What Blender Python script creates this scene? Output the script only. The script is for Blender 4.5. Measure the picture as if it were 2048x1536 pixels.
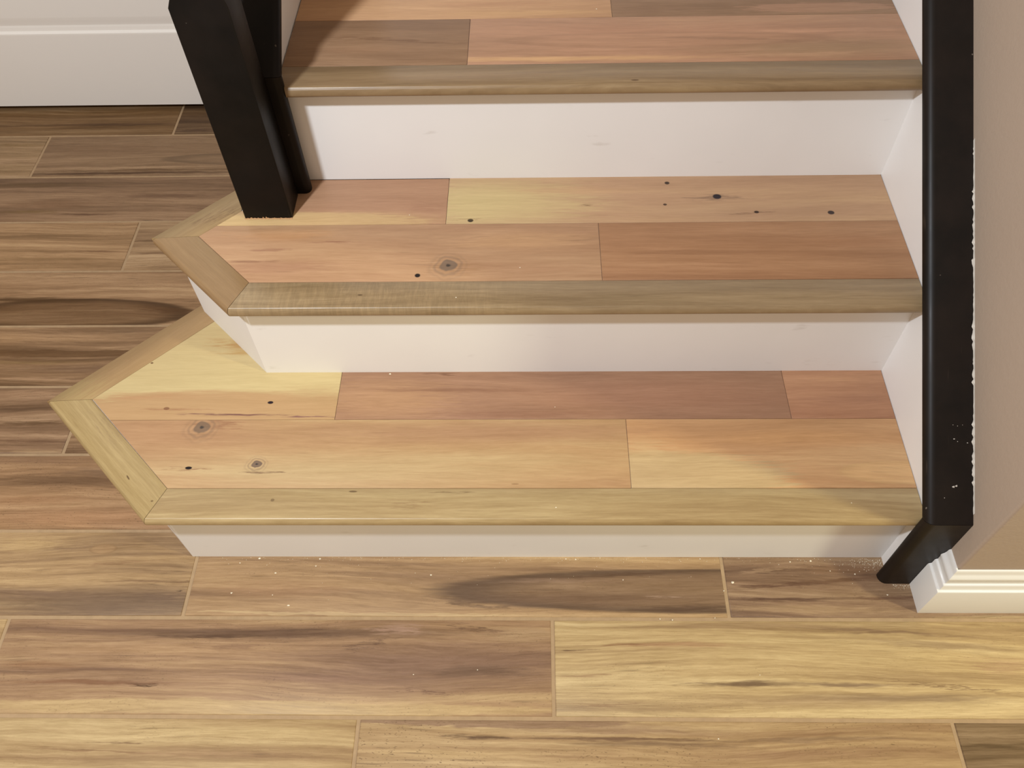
import bpy, bmesh, math, random
from mathutils import Vector, Matrix

for _o in list(bpy.data.objects):
    bpy.data.objects.remove(_o, do_unlink=True)
SC = bpy.context.scene
COL = SC.collection

# ------------------------------------------------------------------ camera
cam = bpy.data.cameras.new('camera')
cam.sensor_width = 36.0
cam.lens = 1694.98 / 2048.0 * 36.0
cam.clip_start = 0.02
cob = bpy.data.objects.new('camera', cam)
cob.location = (-0.58567, -0.60523, 1.33246)
cob.rotation_mode = 'XYZ'
cob.rotation_euler = (0.627634, 0.020223, 0.010604)
COL.objects.link(cob)
SC.camera = cob

# ------------------------------------------------------------------ light
w = bpy.data.worlds.new('room_light')
SC.world = w
w.use_nodes = True
w.node_tree.nodes['Background'].inputs[0].default_value = (1.0, 0.78, 0.58, 1)
w.node_tree.nodes['Background'].inputs[1].default_value = 0.50
def lamp(name, loc, power, color, radius):
    l = bpy.data.lights.new(name, 'POINT')
    l.energy = power; l.color = color; l.shadow_soft_size = radius
    o = bpy.data.objects.new(name, l); o.location = loc
    COL.objects.link(o)
    return o
lamp('hall_lamp', (-1.40, -0.57, 1.95), 142.0, (0.87, 0.93, 1.0), 0.045)
lamp('entry_lamp', (1.50, -0.80, 1.60), 132.0, (1.0, 0.97, 0.66), 0.08)
SC.view_settings.view_transform = 'Standard'
SC.view_settings.look = 'None'
SC.view_settings.gamma = 1.0
SC.view_settings.exposure = 0.0
SC.view_settings.use_curve_mapping = False

# ------------------------------------------------------------------ helpers
def lin(c):
    return tuple((v/12.92 if v <= 0.04045 else ((v+0.055)/1.055)**2.4) for v in (x/255.0 for x in c)) + (1.0,)

def link(ob, parent=None, label=None, cat=None, group=None, kind=None):
    COL.objects.link(ob)
    if parent is not None:
        ob.parent = parent
        ob.matrix_parent_inverse = Matrix.Identity(4)
        ob.location = Vector(ob.location) - world_loc(parent)
    if label: ob['label'] = label
    if cat: ob['category'] = cat
    if group: ob['group'] = group
    if kind: ob['kind'] = kind
    return ob

def world_loc(o):
    v = Vector(o.location)
    while o.parent:
        o = o.parent; v = v + Vector(o.location)
    return v

def mesh_obj(name, verts, faces, mat, parent=None, loc=None, smooth=None, **kw):
    """one mesh object; verts in world space, origin moved to loc (default: bounding-box centre)"""
    if loc is None:
        loc = Vector([(min(v[i] for v in verts)+max(v[i] for v in verts))/2 for i in range(3)])
    else:
        loc = Vector(loc)
    me = bpy.data.meshes.new(name)
    me.from_pydata([tuple(Vector(v)-loc) for v in verts], [], faces)
    bm = bmesh.new(); bm.from_mesh(me)
    bmesh.ops.recalc_face_normals(bm, faces=bm.faces)
    bm.to_mesh(me); bm.free()
    if mat: me.materials.append(mat)
    if smooth:
        for p in me.polygons: p.use_smooth = True
        try: me.set_sharp_from_angle(angle=smooth)
        except Exception: pass
    ob = bpy.data.objects.new(name, me)
    ob.location = loc
    return link(ob, parent, **kw)

def clip(poly, a, b, c):
    """keep the side a*x+b*y<=c of a convex polygon"""
    out = []
    n = len(poly)
    for i in range(n):
        p, q = poly[i], poly[(i+1) % n]
        dp, dq = a*p[0]+b*p[1]-c, a*q[0]+b*q[1]-c
        if dp <= 0: out.append(p)
        if dp*dq < 0:
            t = dp/(dp-dq); out.append((p[0]+t*(q[0]-p[0]), p[1]+t*(q[1]-p[1])))
    return out

def inset(poly, d):
    """inset a convex counter-clockwise polygon"""
    n = len(poly); lines = []
    for i in range(n):
        p, q = poly[i], poly[(i+1) % n]
        dx, dy = q[0]-p[0], q[1]-p[1]; L = math.hypot(dx, dy)
        nx, ny = -dy/L, dx/L
        lines.append((nx, ny, nx*p[0]+ny*p[1]+d))
    out = []
    for i in range(n):
        a1, b1, c1 = lines[i-1]; a2, b2, c2 = lines[i]
        det = a1*b2-a2*b1
        out.append(((c1*b2-c2*b1)/det, (a1*c2-a2*c1)/det))
    return out

def ccw(poly):
    s = sum(poly[i][0]*poly[(i+1) % len(poly)][1]-poly[(i+1) % len(poly)][0]*poly[i][1] for i in range(len(poly)))
    return poly if s > 0 else poly[::-1]

def slab(poly, z0, z1, bev=0.0):
    """prism on a convex polygon with an eased top edge"""
    poly = ccw(poly); n = len(poly)
    rings = [[(x, y, z0) for x, y in poly]]
    if bev > 0:
        rings.append([(x, y, z1-bev) for x, y in poly])
        rings.append([(x, y, z1-bev*0.3) for x, y in inset(poly, bev*0.3)])
        rings.append([(x, y, z1) for x, y in inset(poly, bev)])
    else:
        rings.append([(x, y, z1) for x, y in poly])
    verts = [v for r in rings for v in r]
    faces = [tuple(range(n-1, -1, -1))]
    for k in range(len(rings)-1):
        for i in range(n):
            j = (i+1) % n
            faces.append((k*n+i, k*n+j, (k+1)*n+j, (k+1)*n+i))
    faces.append(tuple(range((len(rings)-1)*n, len(rings)*n)))
    return verts, faces

def rect(x0, x1, y0, y1):
    return [(x0, y0), (x1, y0), (x1, y1), (x0, y1)]

def loft(rings, caps=True):
    n = len(rings[0]); verts = [v for r in rings for v in r]; faces = []
    for k in range(len(rings)-1):
        for i in range(n):
            j = (i+1) % n
            faces.append((k*n+i, k*n+j, (k+1)*n+j, (k+1)*n+i))
    if caps:
        faces.append(tuple(range(n-1, -1, -1)))
        faces.append(tuple(range((len(rings)-1)*n, len(rings)*n)))
    return verts, faces

def merge(*parts):
    V, F = [], []
    for v, f in parts:
        k = len(V); V += list(v); F += [tuple(i+k for i in t) for t in f]
    return V, F

def box(x0, x1, y0, y1, z0, z1):
    return slab(rect(x0, x1, y0, y1), z0, z1)

# ------------------------------------------------------------------ materials
class NT:
    def __init__(self, name):
        self.m = bpy.data.materials.new(name); self.m.use_nodes = True
        self.t = self.m.node_tree; self.b = self.t.nodes['Principled BSDF']
    def n(self, typ, **kw):
        nd = self.t.nodes.new(typ)
        for k, v in kw.items(): setattr(nd, k, v)
        return nd
    def set(self, sock, v):
        if hasattr(v, 'is_output') or isinstance(v, bpy.types.NodeSocket): self.t.links.new(v, sock)
        else: sock.default_value = v
    def math(self, op, a, b=None, c=None, clamp=False):
        nd = self.n('ShaderNodeMath', operation=op, use_clamp=clamp)
        self.set(nd.inputs[0], a)
        if b is not None: self.set(nd.inputs[1], b)
        if c is not None: self.set(nd.inputs[2], c)
        return nd.outputs[0]
    def vm(self, op, a, b=None, c=None):
        nd = self.n('ShaderNodeVectorMath', operation=op)
        self.set(nd.inputs[0], a)
        if b is not None: self.set(nd.inputs[1], b)
        if c is not None: self.set(nd.inputs[2], c)
        return nd.outputs['Value'] if op in ('LENGTH', 'DOT_PRODUCT') else nd.outputs[0]
    def noise(self, vec, scale=1.0, detail=3.0, rough=0.55, dist=0.0):
        nd = self.n('ShaderNodeTexNoise'); self.set(nd.inputs['Vector'], vec)
        nd.inputs['Scale'].default_value = scale; nd.inputs['Detail'].default_value = detail
        nd.inputs['Roughness'].default_value = rough; nd.inputs['Distortion'].default_value = dist
        return nd.outputs[0]
    def ramp(self, fac, stops, interp='LINEAR'):
        nd = self.n('ShaderNodeValToRGB'); cr = nd.color_ramp; cr.interpolation = interp
        while len(cr.elements) < len(stops): cr.elements.new(0.5)
        for e, (p, c) in zip(cr.elements, stops): e.position = p; e.color = c if len(c) == 4 else tuple(c)+(1,)
        self.set(nd.inputs[0], fac); return nd.outputs[0]
    def mix(self, fac, a, b, mode='MIX'):
        nd = self.n('ShaderNodeMix', data_type='RGBA', blend_type=mode)
        self.set(nd.inputs[0], fac); self.set(nd.inputs[6], a); self.set(nd.inputs[7], b)
        return nd.outputs[2]
    def mr(self, v, a, b, c, d, smooth=True):
        nd = self.n('ShaderNodeMapRange', interpolation_type='SMOOTHSTEP' if smooth else 'LINEAR')
        self.set(nd.inputs[0], v)
        for i, x in zip((1, 2, 3, 4), (a, b, c, d)): nd.inputs[i].default_value = x
        return nd.outputs[0]
    def bump(self, h, strength, dist):
        nd = self.n('ShaderNodeBump'); nd.inputs['Strength'].default_value = strength
        nd.inputs['Distance'].default_value = dist; self.set(nd.inputs['Height'], h)
        self.t.links.new(nd.outputs[0], self.b.inputs['Normal'])
    def done(self, col, rough, spec=0.5):
        self.set(self.b.inputs['Base Color'], col); self.set(self.b.inputs['Roughness'], rough)
        self.b.inputs['Specular IOR Level'].default_value = spec
        return self.m

_count = [0]
def wood(name, loc, cols, seed, rot=0.0, feats=(), band=(1.3, 16.0), contrast=1.0, wobble=0.012,
         fine=0.10, dash=0.35, rough=0.42, spec=0.4, speck=0.0, saw=0.0, sawx=(0.0, 0.3)):
    """board with its own figure.  cols: dark, mid, light (linear).  feats: marks of the wood in world
    metres (kind, x, y, half length, half width, colour, strength, angle)."""
    s = NT(name)
    tc = s.n('ShaderNodeTexCoord').outputs['Object']
    mp = s.n('ShaderNodeMapping', vector_type='POINT'); s.set(mp.inputs[0], tc)
    mp.inputs['Rotation'].default_value = (0, 0, -rot)
    V = mp.outputs[0]
    off = (seed*7.13 % 31, seed*3.77 % 17, seed*1.9 % 11)
    Vo = s.vm('ADD', V, off)
    wv = s.noise(s.vm('MULTIPLY', Vo, (1.9, 7.0, 1)), 1.0, 1.5, 0.45)
    wv2 = s.noise(s.vm('MULTIPLY', Vo, (14.0, 40.0, 1)), 1.0, 2.0, 0.5)
    dy = s.math('ADD', s.math('MULTIPLY', s.math('SUBTRACT', wv, 0.5), wobble*4), s.math('MULTIPLY', s.math('SUBTRACT', wv2, 0.5), wobble*0.3))
    cmb = s.n('ShaderNodeCombineXYZ'); s.set(cmb.inputs[1], dy)
    W = s.vm('ADD', Vo, cmb.outputs[0])
    b1 = s.noise(s.vm('MULTIPLY', W, (band[0], band[1], 1)), 1.0, 2.5, 0.5, 0.4)
    b2 = s.noise(s.vm('MULTIPLY', W, (band[0]*3.6, band[1]*4.2, 1)), 1.0, 5.0, 0.68, 0.2)
    t = s.math('ADD', s.math('MULTIPLY', b1, 0.62), s.math('MULTIPLY', b2, 0.38))
    k = 0.17/contrast
    t = s.mr(t, 0.5-k, 0.5+k, 0.0, 1.0, False)
    col = s.ramp(t, [(0.0, cols[0]), (0.5, cols[1]), (1.0, cols[2])])
    # marks
    if feats:
        P0 = s.vm('ADD', tc, tuple(loc))
        cm2 = s.n('ShaderNodeCombineXYZ')
        s.set(cm2.inputs[1], s.math('ADD', s.math('MULTIPLY', dy, 0.35), s.math('MULTIPLY', s.math('SUBTRACT', s.noise(s.vm('MULTIPLY', Vo, (16, 110, 1)), 1.0, 3.0, 0.6), 0.5), 0.012)))
        s.set(cm2.inputs[0], s.math('MULTIPLY', s.math('SUBTRACT', s.noise(s.vm('MULTIPLY', Vo, (24, 300, 1)), 1.0, 4.0, 0.65), 0.5), 0.22))
        P = s.vm('ADD', P0, cm2.outputs[0])
        jit = s.math('MULTIPLY', s.math('SUBTRACT', s.noise(s.vm('MULTIPLY', Vo, (9, 150, 1)), 1.0, 3.0, 0.6), 0.5), 0.9)
        for f in feats:
            kind, fx, fy, rx, ry, c, st = f[:7]; ang = f[7] if len(f) > 7 else 0.0
            src = P0 if kind in ('knot', 'dot') else P
            d = s.vm('SUBTRACT', src, (fx, fy, 0))
            if ang:
                m2 = s.n('ShaderNodeMapping', vector_type='POINT'); s.set(m2.inputs[0], d)
                m2.inputs['Rotation'].default_value = (0, 0, -ang); d = m2.outputs[0]
            d = s.vm('MULTIPLY', d, (1/rx, 1/ry, 0))
            r = s.vm('LENGTH', d)
            if kind == 'dot':
                fac = s.mr(s.math('ADD', r, s.math('MULTIPLY', jit, 0.35)), 0.75, 1.15, st, 0.0)
                col = s.mix(fac, col, c)
            elif kind == 'soft':
                fac = s.mr(s.math('ADD', r, s.math('MULTIPLY', jit, 0.5)), 0.15, 1.25, st, 0.0)
                col = s.mix(fac, col, c)
            elif kind == 'patch':
                fac = s.mr(s.math('ADD', r, s.math('MULTIPLY', jit, 0.35)), 0.80, 1.10, st, 0.0)
                col = s.mix(fac, col, c)
            elif kind == 'eye':      # cathedral figure: darker inside, darkest along its rim
                d = s.vm('MULTIPLY', s.vm('SUBTRACT', P0, (fx, fy, 0)), (1/rx, 1/ry, 0))
                d = s.vm('ADD', d, s.vm('MULTIPLY', cmb.outputs[0], (0, 0.4/ry, 0)))
                rr = s.math('ADD', s.vm('LENGTH', d), s.math('MULTIPLY', jit, 0.12))
                col = s.mix(s.mr(rr, 0.90, 1.06, st*0.62, 0.0), col, c)
                rim = s.math('MULTIPLY', s.mr(rr, 0.68, 0.95, 0.0, 1.0), s.mr(rr, 0.95, 1.08, 1.0, 0.0))
                col = s.mix(s.math('MULTIPLY', rim, st*0.75), col, tuple(x*0.62 for x in c[:3])+(1,))
            elif kind == 'knot':
                rn = s.math('ADD', r, s.math('MULTIPLY', s.math('SUBTRACT', s.noise(d, 1.6, 2.0, 0.5), 0.5), 0.45))
                ring = s.math('SINE', s.math('MULTIPLY', rn, 27.0))
                rf = s.math('MULTIPLY', s.math('MULTIPLY', s.math('ADD', ring, 1.0), 0.26*st), s.mr(rn, 0.3, 1.0, 1.0, 0.0))
                col = s.mix(rf, col, c)
                col = s.mix(s.mr(rn, 0.28, 0.36, 0.9*st, 0.0), col, c)
                col = s.mix(s.mr(rn, 0.03, 0.11, 0.85*st, 0.0), col, (0.035, 0.030, 0.028, 1))
    # fibres and pores
    g = s.noise(s.vm('MULTIPLY', W, (34.0, 560.0, 1)), 1.0, 4.0, 0.7)
    g2 = s.noise(s.vm('MULTIPLY', W, (9.0, 190.0, 1)), 1.0, 4.0, 0.68)
    gm = s.math('ADD', s.math('MULTIPLY', g, 0.5), s.math('MULTIPLY', g2, 0.5))
    gv = s.mr(gm, 0.34, 0.66, 1.0-fine, 1.0+fine, False)
    gv = s.math('MULTIPLY', gv, s.mr(b2, 0.3, 0.7, 1.0-fine*0.4, 1.0+fine*0.4, False))
    cg = s.n('ShaderNodeCombineXYZ')
    s.set(cg.inputs[0], gv); s.set(cg.inputs[1], s.math('POWER', gv, 1.15)); s.set(cg.inputs[2], s.math('POWER', gv, 1.35))
    col = s.mix(1.0, col, cg.outputs[0], 'MULTIPLY')
    ds = s.noise(s.vm('MULTIPLY', W, (11.0, 260.0, 1)), 1.0, 2.0, 0.5)
    msk = s.noise(s.vm('MULTIPLY', Vo, (5.0, 22.0, 1)), 1.0, 1.0, 0.5)
    df = s.math('MULTIPLY', s.mr(ds, 0.62, 0.76, 0.0, dash), s.mr(msk, 0.46, 0.62, 0.0, 1.0))
    col = s.mix(df, col, tuple(x*0.42 for x in cols[0][:3])+(1,))
    if speck > 0:
        sp = s.noise(s.vm('MULTIPLY', W, (230.0, 560.0, 1)), 1.0, 2.0, 0.5)
        col = s.mix(s.math('MULTIPLY', s.mr(sp, 0.62, 0.72, 0.0, speck), s.mr(msk, 0.42, 0.6, 0.2, 1.0)), col, tuple(x*0.5 for x in cols[0][:3])+(1,))
    hgt = gm
    if saw > 0:   # cross-cut saw chatter on the rough-sawn nosings
        sw = s.noise(s.vm('MULTIPLY', Vo, (210.0, 34.0, 1)), 1.0, 3.0, 0.7, 0.5)
        sx = s.n('ShaderNodeSeparateXYZ'); s.set(sx.inputs[0], tc)
        sm = s.mr(s.math('ABSOLUTE', s.math('SUBTRACT', sx.outputs[0], sawx[0]-loc[0])), 0.3*sawx[1], sawx[1], 1.0, 0.0)
        sf = s.math('MULTIPLY', s.mr(sw, 0.40, 0.66, -0.5, 0.5, False), s.math('MULTIPLY', sm, saw))
        sv = s.math('ADD', sf, 1.0)
        c3 = s.n('ShaderNodeCombineXYZ')
        for i in range(3): s.set(c3.inputs[i], sv)
        col = s.mix(1.0, col, c3.outputs[0], 'MULTIPLY')
        hgt = s.math('ADD', gm, sf)
    s.bump(hgt, 0.12, 0.0006)
    rg = s.mr(g2, 0.3, 0.7, rough-0.05, rough+0.07, False)
    return s.done(col, rg, spec)

# ------------------------------------------------------------------ figure of every board
GREY = False
SPEC = {}
SPEC['t1n'] = {'wobble': 0.009, 'band': (1.6, 30), 'contrast': 0.8, 'fine': 0.13, 'dash': 0.3, 'rough': 0.44, 'spec': 0.28, 'cols': ((0.2846, 0.1881, 0.0859, 1), (0.3698, 0.2612, 0.126, 1), (0.4437, 0.3317, 0.1694, 1)), 'seed': 1, 'feats': [('soft', -0.7701, -0.0004, 0.0137, 0.012, (0.2494, 0.1525, 0.0735, 1), 0.5), ('dot', -0.9817, 0.0081, 0.0031, 0.0026, (0.1093, 0.0587, 0.025, 1), 0.6), ('soft', -0.7104, 0.021, 0.023, 0.0026, (0.1453, 0.0875, 0.0379, 1), 0.6), ('dot', -0.8598, 0.0228, 0.0069, 0.0017, (0.0775, 0.0385, 0.0145, 1), 0.7)]}
SPEC['t1s'] = {'wobble': 0.009, 'band': (1.6, 30), 'contrast': 0.8, 'fine': 0.13, 'dash': 0.3, 'rough': 0.44, 'spec': 0.28, 'rot': -0.7853981633974483, 'cols': ((0.2767, 0.1877, 0.0745, 1), (0.3544, 0.2516, 0.1101, 1), (0.4248, 0.3108, 0.1486, 1)), 'seed': 4, 'feats': [('dot', -1.2161, 0.0477, 0.0055, 0.0013, (0.0683, 0.0314, 0.0096, 1), 0.8, -0.9), ('dot', -1.1674, 0.0064, 0.0023, 0.0017, (0.1038, 0.0526, 0.0193, 1), 0.7), ('soft', -1.2663, 0.1361, 0.0493, 0.0078, (0.2674, 0.1799, 0.0912, 1), 0.6, -0.9)]}
SPEC['t1w'] = {'wobble': 0.009, 'band': (1.2, 13.0), 'contrast': 0.5, 'fine': 0.07, 'dash': 0.05, 'rough': 0.44, 'spec': 0.28, 'rot': 0.7853981633974483, 'cols': ((0.2776, 0.1719, 0.0794, 1), (0.3326, 0.2115, 0.0994, 1), (0.3799, 0.256, 0.122, 1)), 'seed': 7, 'feats': [('soft', -1.3518, 0.2111, 0.051, 0.042, (0.3874, 0.2845, 0.1257, 1), 0.6)]}
SPEC['t1a'] = {'wobble': 0.011, 'band': (1.2, 13.0), 'contrast': 0.8, 'fine': 0.11, 'dash': 0.22, 'rough': 0.44, 'spec': 0.28, 'cols': ((0.3611, 0.2057, 0.1069, 1), (0.4321, 0.2692, 0.1348, 1), (0.4803, 0.3513, 0.184, 1)), 'seed': 10, 'feats': [('soft', -0.6359, 0.1297, 0.3351, 0.025, (0.3603, 0.2039, 0.115, 1), 0.75), ('soft', -0.8692, 0.0608, 0.4054, 0.0412, (0.4615, 0.3356, 0.1744, 1), 0.65), ('soft', -1.1661, 0.1455, 0.1395, 0.0599, (0.4073, 0.2302, 0.1207, 1), 0.6), ('soft', -1.0925, 0.1473, 0.0287, 0.0196, (0.2642, 0.1256, 0.0656, 1), 0.65), ('knot', -1.1212, 0.1396, 0.0377, 0.0354, (0.1829, 0.1175, 0.075, 1), 1.0), ('knot', -1.0182, 0.0709, 0.0238, 0.0202, (0.1438, 0.0957, 0.0686, 1), 1.0), ('soft', -1.0026, 0.0591, 0.0236, 0.0036, (0.1244, 0.0581, 0.031, 1), 0.7), ('soft', -1.1261, 0.0638, 0.0222, 0.0045, (0.2019, 0.0874, 0.0444, 1), 0.7), ('dot', -1.1247, 0.0647, 0.0056, 0.0027, (0.0086, 0.004, 0.004, 1), 1.0), ('dot', -1.2776, 0.1635, 0.0025, 0.002, (0.0552, 0.0187, 0.0073, 1), 0.8), ('soft', -0.8585, -0.0257, 0.0075, 0.0083, (0.4224, 0.2734, 0.1342, 1), 0.1), ('dot', -0.611, 0.0357, 0.0062, 0.0013, (0.2106, 0.1129, 0.0495, 1), 0.6)]}
SPEC['t1b'] = {'wobble': 0.014, 'band': (1.0, 18), 'contrast': 0.8, 'fine': 0.11, 'dash': 0.22, 'rough': 0.44, 'spec': 0.28, 'cols': ((0.4273, 0.2336, 0.1103, 1), (0.5034, 0.2894, 0.1398, 1), (0.5745, 0.3716, 0.1868, 1)), 'seed': 13, 'feats': [('patch', -0.373, 0.0408, 0.1906, 0.0538, (0.4444, 0.3295, 0.1709, 1), 0.75), ('soft', -0.4071, 0.0919, 0.047, 0.0279, (0.5375, 0.3849, 0.1961, 1), 0.5), ('eye', -0.0202, 0.0528, 0.091, 0.0213, (0.7669, 0.4903, 0.2238, 1), 0.5), ('soft', -0.161, 0.1146, 0.2032, 0.0169, (0.5689, 0.3158, 0.1387, 1), 0.5), ('soft', -0.4198, 0.1321, 0.0398, 0.0115, (0.4078, 0.2272, 0.1175, 1), 0.5)]}
SPEC['t1c'] = {'wobble': 0.009, 'band': (1.2, 13.0), 'contrast': 0.5, 'fine': 0.07, 'dash': 0.06, 'rough': 0.44, 'spec': 0.28, 'cols': ((0.4366, 0.3132, 0.1401, 1), (0.5159, 0.3982, 0.1966, 1), (0.5477, 0.4355, 0.2223, 1)), 'seed': 16, 'feats': [('patch', -1.1063, 0.1729, 0.2728, 0.0446, (0.4165, 0.2465, 0.121, 1), 0.85), ('soft', -1.0931, 0.3139, 0.0527, 0.0157, (0.3649, 0.1808, 0.0535, 1), 0.7), ('soft', -1.0719, 0.295, 0.0697, 0.0066, (0.3913, 0.2146, 0.0607, 1), 0.6), ('soft', -0.937, 0.2045, 0.0752, 0.0226, (0.4196, 0.2722, 0.1326, 1), 0.6), ('soft', -1.1738, 0.1771, 0.05, 0.003, (0.2737, 0.1214, 0.0602, 1), 0.6), ('dot', -1.1883, 0.1781, 0.005, 0.003, (0.1533, 0.0571, 0.0288, 1), 0.7), ('dot', -1.0173, 0.1896, 0.005, 0.003, (0.0177, 0.0082, 0.0128, 1), 1.0), ('soft', -1.0634, 0.1658, 0.0908, 0.0034, (0.1261, 0.0452, 0.0486, 1), 0.95), ('soft', -0.9471, 0.1605, 0.0575, 0.002, (0.1559, 0.0587, 0.0728, 1), 0.8), ('dot', -1.2374, 0.2729, 0.0026, 0.0017, (0.1179, 0.0484, 0.0177, 1), 0.9), ('soft', -1.2231, 0.2055, 0.0928, 0.0103, (0.4214, 0.2329, 0.1125, 1), 0.5)]}
SPEC['t1d'] = {'wobble': 0.012, 'band': (1.2, 13.0), 'contrast': 0.8, 'fine': 0.11, 'dash': 0.22, 'rough': 0.44, 'spec': 0.28, 'cols': ((0.2483, 0.1306, 0.08, 1), (0.3273, 0.1817, 0.1092, 1), (0.4054, 0.2427, 0.1439, 1)), 'seed': 19, 'feats': [('soft', -0.8357, 0.194, 0.1408, 0.0515, (0.4108, 0.2347, 0.1219, 1), 0.8), ('soft', -0.3653, 0.2024, 0.2694, 0.0431, (0.3523, 0.1836, 0.1102, 1), 0.75), ('soft', -0.7207, 0.2118, 0.1828, 0.0051, (0.2133, 0.1018, 0.0581, 1), 0.6), ('soft', -0.5877, 0.1634, 0.1621, 0.0098, (0.2424, 0.1206, 0.073, 1), 0.6), ('soft', -0.7394, 0.245, 0.0237, 0.0042, (0.1323, 0.0593, 0.0308, 1), 0.7)]}
SPEC['t1e'] = {'wobble': 0.009, 'band': (1.2, 13.0), 'contrast': 0.8, 'fine': 0.11, 'dash': 0.22, 'rough': 0.44, 'spec': 0.28, 'cols': ((0.3198, 0.1561, 0.0874, 1), (0.3902, 0.201, 0.1125, 1), (0.4688, 0.2569, 0.1414, 1)), 'seed': 22, 'feats': [('soft', -0.0656, 0.1913, 0.0968, 0.016, (0.3175, 0.1585, 0.0916, 1), 0.7), ('soft', -0.0889, 0.2349, 0.0494, 0.0083, (0.4888, 0.2709, 0.1436, 1), 0.6)]}
SPEC['t2n'] = {'wobble': 0.009, 'band': (1.6, 30), 'contrast': 0.8, 'fine': 0.15, 'dash': 0.3, 'rough': 0.44, 'spec': 0.28, 'saw': 0.2, 'sawx': (-0.88, 0.36), 'cols': ((0.2105, 0.1407, 0.0724, 1), (0.2842, 0.1981, 0.1063, 1), (0.3619, 0.2595, 0.1424, 1)), 'seed': 25, 'feats': [('soft', -0.8741, 0.2529, 0.1818, 0.0287, (0.2755, 0.184, 0.092, 1), 0.6), ('soft', -0.4454, 0.2397, 0.0964, 0.02, (0.2397, 0.1666, 0.0857, 1), 0.5), ('dot', -0.8437, 0.2527, 0.0038, 0.0015, (0.0762, 0.0424, 0.0176, 1), 0.8)]}
SPEC['t2s'] = {'wobble': 0.009, 'band': (1.4, 22), 'contrast': 0.6, 'fine': 0.09, 'dash': 0.1, 'rough': 0.44, 'spec': 0.28, 'rot': -0.7853981633974483, 'cols': ((0.2229, 0.1326, 0.0588, 1), (0.2743, 0.1689, 0.0789, 1), (0.316, 0.2104, 0.0983, 1)), 'seed': 28, 'feats': []}
SPEC['t2w'] = {'wobble': 0.009, 'band': (1.2, 26), 'contrast': 0.5, 'fine': 0.09, 'dash': 0.1, 'rough': 0.44, 'spec': 0.28, 'rot': 0.7853981633974483, 'cols': ((0.2594, 0.1662, 0.0774, 1), (0.3243, 0.2178, 0.1073, 1), (0.3786, 0.2698, 0.1322, 1)), 'seed': 31, 'feats': [('soft', -1.0945, 0.4277, 0.0496, 0.0095, (0.1961, 0.1188, 0.0599, 1), 0.8, 0.6)]}
SPEC['t2a'] = {'wobble': 0.014, 'band': (1.2, 13.0), 'contrast': 0.8, 'fine': 0.11, 'dash': 0.3, 'rough': 0.44, 'spec': 0.28, 'cols': ((0.3519, 0.1918, 0.1039, 1), (0.416, 0.2417, 0.1326, 1), (0.4759, 0.2986, 0.1656, 1)), 'seed': 34, 'feats': [('soft', -0.9877, 0.3825, 0.0969, 0.016, (0.4915, 0.2678, 0.1325, 1), 0.7), ('soft', -0.6026, 0.3673, 0.1264, 0.0225, (0.558, 0.3348, 0.1714, 1), 0.6), ('soft', -0.9754, 0.3109, 0.1016, 0.0172, (0.3132, 0.1582, 0.091, 1), 0.6), ('soft', -1.0247, 0.3231, 0.0473, 0.0032, (0.1805, 0.0759, 0.0428, 1), 0.6), ('soft', -0.7068, 0.3117, 0.0341, 0.028, (0.3658, 0.2083, 0.1051, 1), 0.8), ('knot', -0.7138, 0.3118, 0.0388, 0.0368, (0.1847, 0.1264, 0.0872, 1), 1.0), ('dot', -0.7596, 0.2921, 0.0046, 0.0042, (0.0135, 0.0094, 0.008, 1), 1.0), ('soft', -0.9047, 0.3648, 0.048, 0.0034, (0.2447, 0.1061, 0.0634, 1), 0.6), ('soft', -0.9979, 0.349, 0.0398, 0.0033, (0.2238, 0.0922, 0.057, 1), 0.5)]}
SPEC['t2b'] = {'wobble': 0.009, 'band': (1.0, 17), 'contrast': 0.8, 'fine': 0.11, 'dash': 0.22, 'rough': 0.44, 'spec': 0.28, 'cols': ((0.2876, 0.144, 0.0716, 1), (0.3525, 0.1862, 0.0937, 1), (0.4254, 0.2389, 0.125, 1)), 'seed': 37, 'feats': [('soft', -0.3222, 0.3393, 0.185, 0.0065, (0.2532, 0.1262, 0.0627, 1), 0.55), ('soft', -0.0702, 0.362, 0.0927, 0.0155, (0.351, 0.1761, 0.0857, 1), 0.6)]}
SPEC['t2c'] = {'wobble': 0.009, 'band': (1.2, 13.0), 'contrast': 0.6, 'fine': 0.11, 'dash': 0.1, 'rough': 0.44, 'spec': 0.28, 'cols': ((0.3634, 0.1979, 0.115, 1), (0.4222, 0.2404, 0.1412, 1), (0.4918, 0.2963, 0.1705, 1)), 'seed': 40, 'feats': [('patch', -0.9598, 0.4098, 0.2035, 0.0259, (0.5605, 0.3818, 0.1867, 1), 0.85), ('soft', -1.0677, 0.418, 0.0986, 0.0285, (0.5276, 0.3688, 0.1775, 1), 0.9), ('soft', -0.83, 0.4154, 0.1301, 0.0212, (0.521, 0.3445, 0.1698, 1), 0.6), ('soft', -0.7589, 0.444, 0.0329, 0.0168, (0.347, 0.1814, 0.108, 1), 0.5)]}
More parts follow.
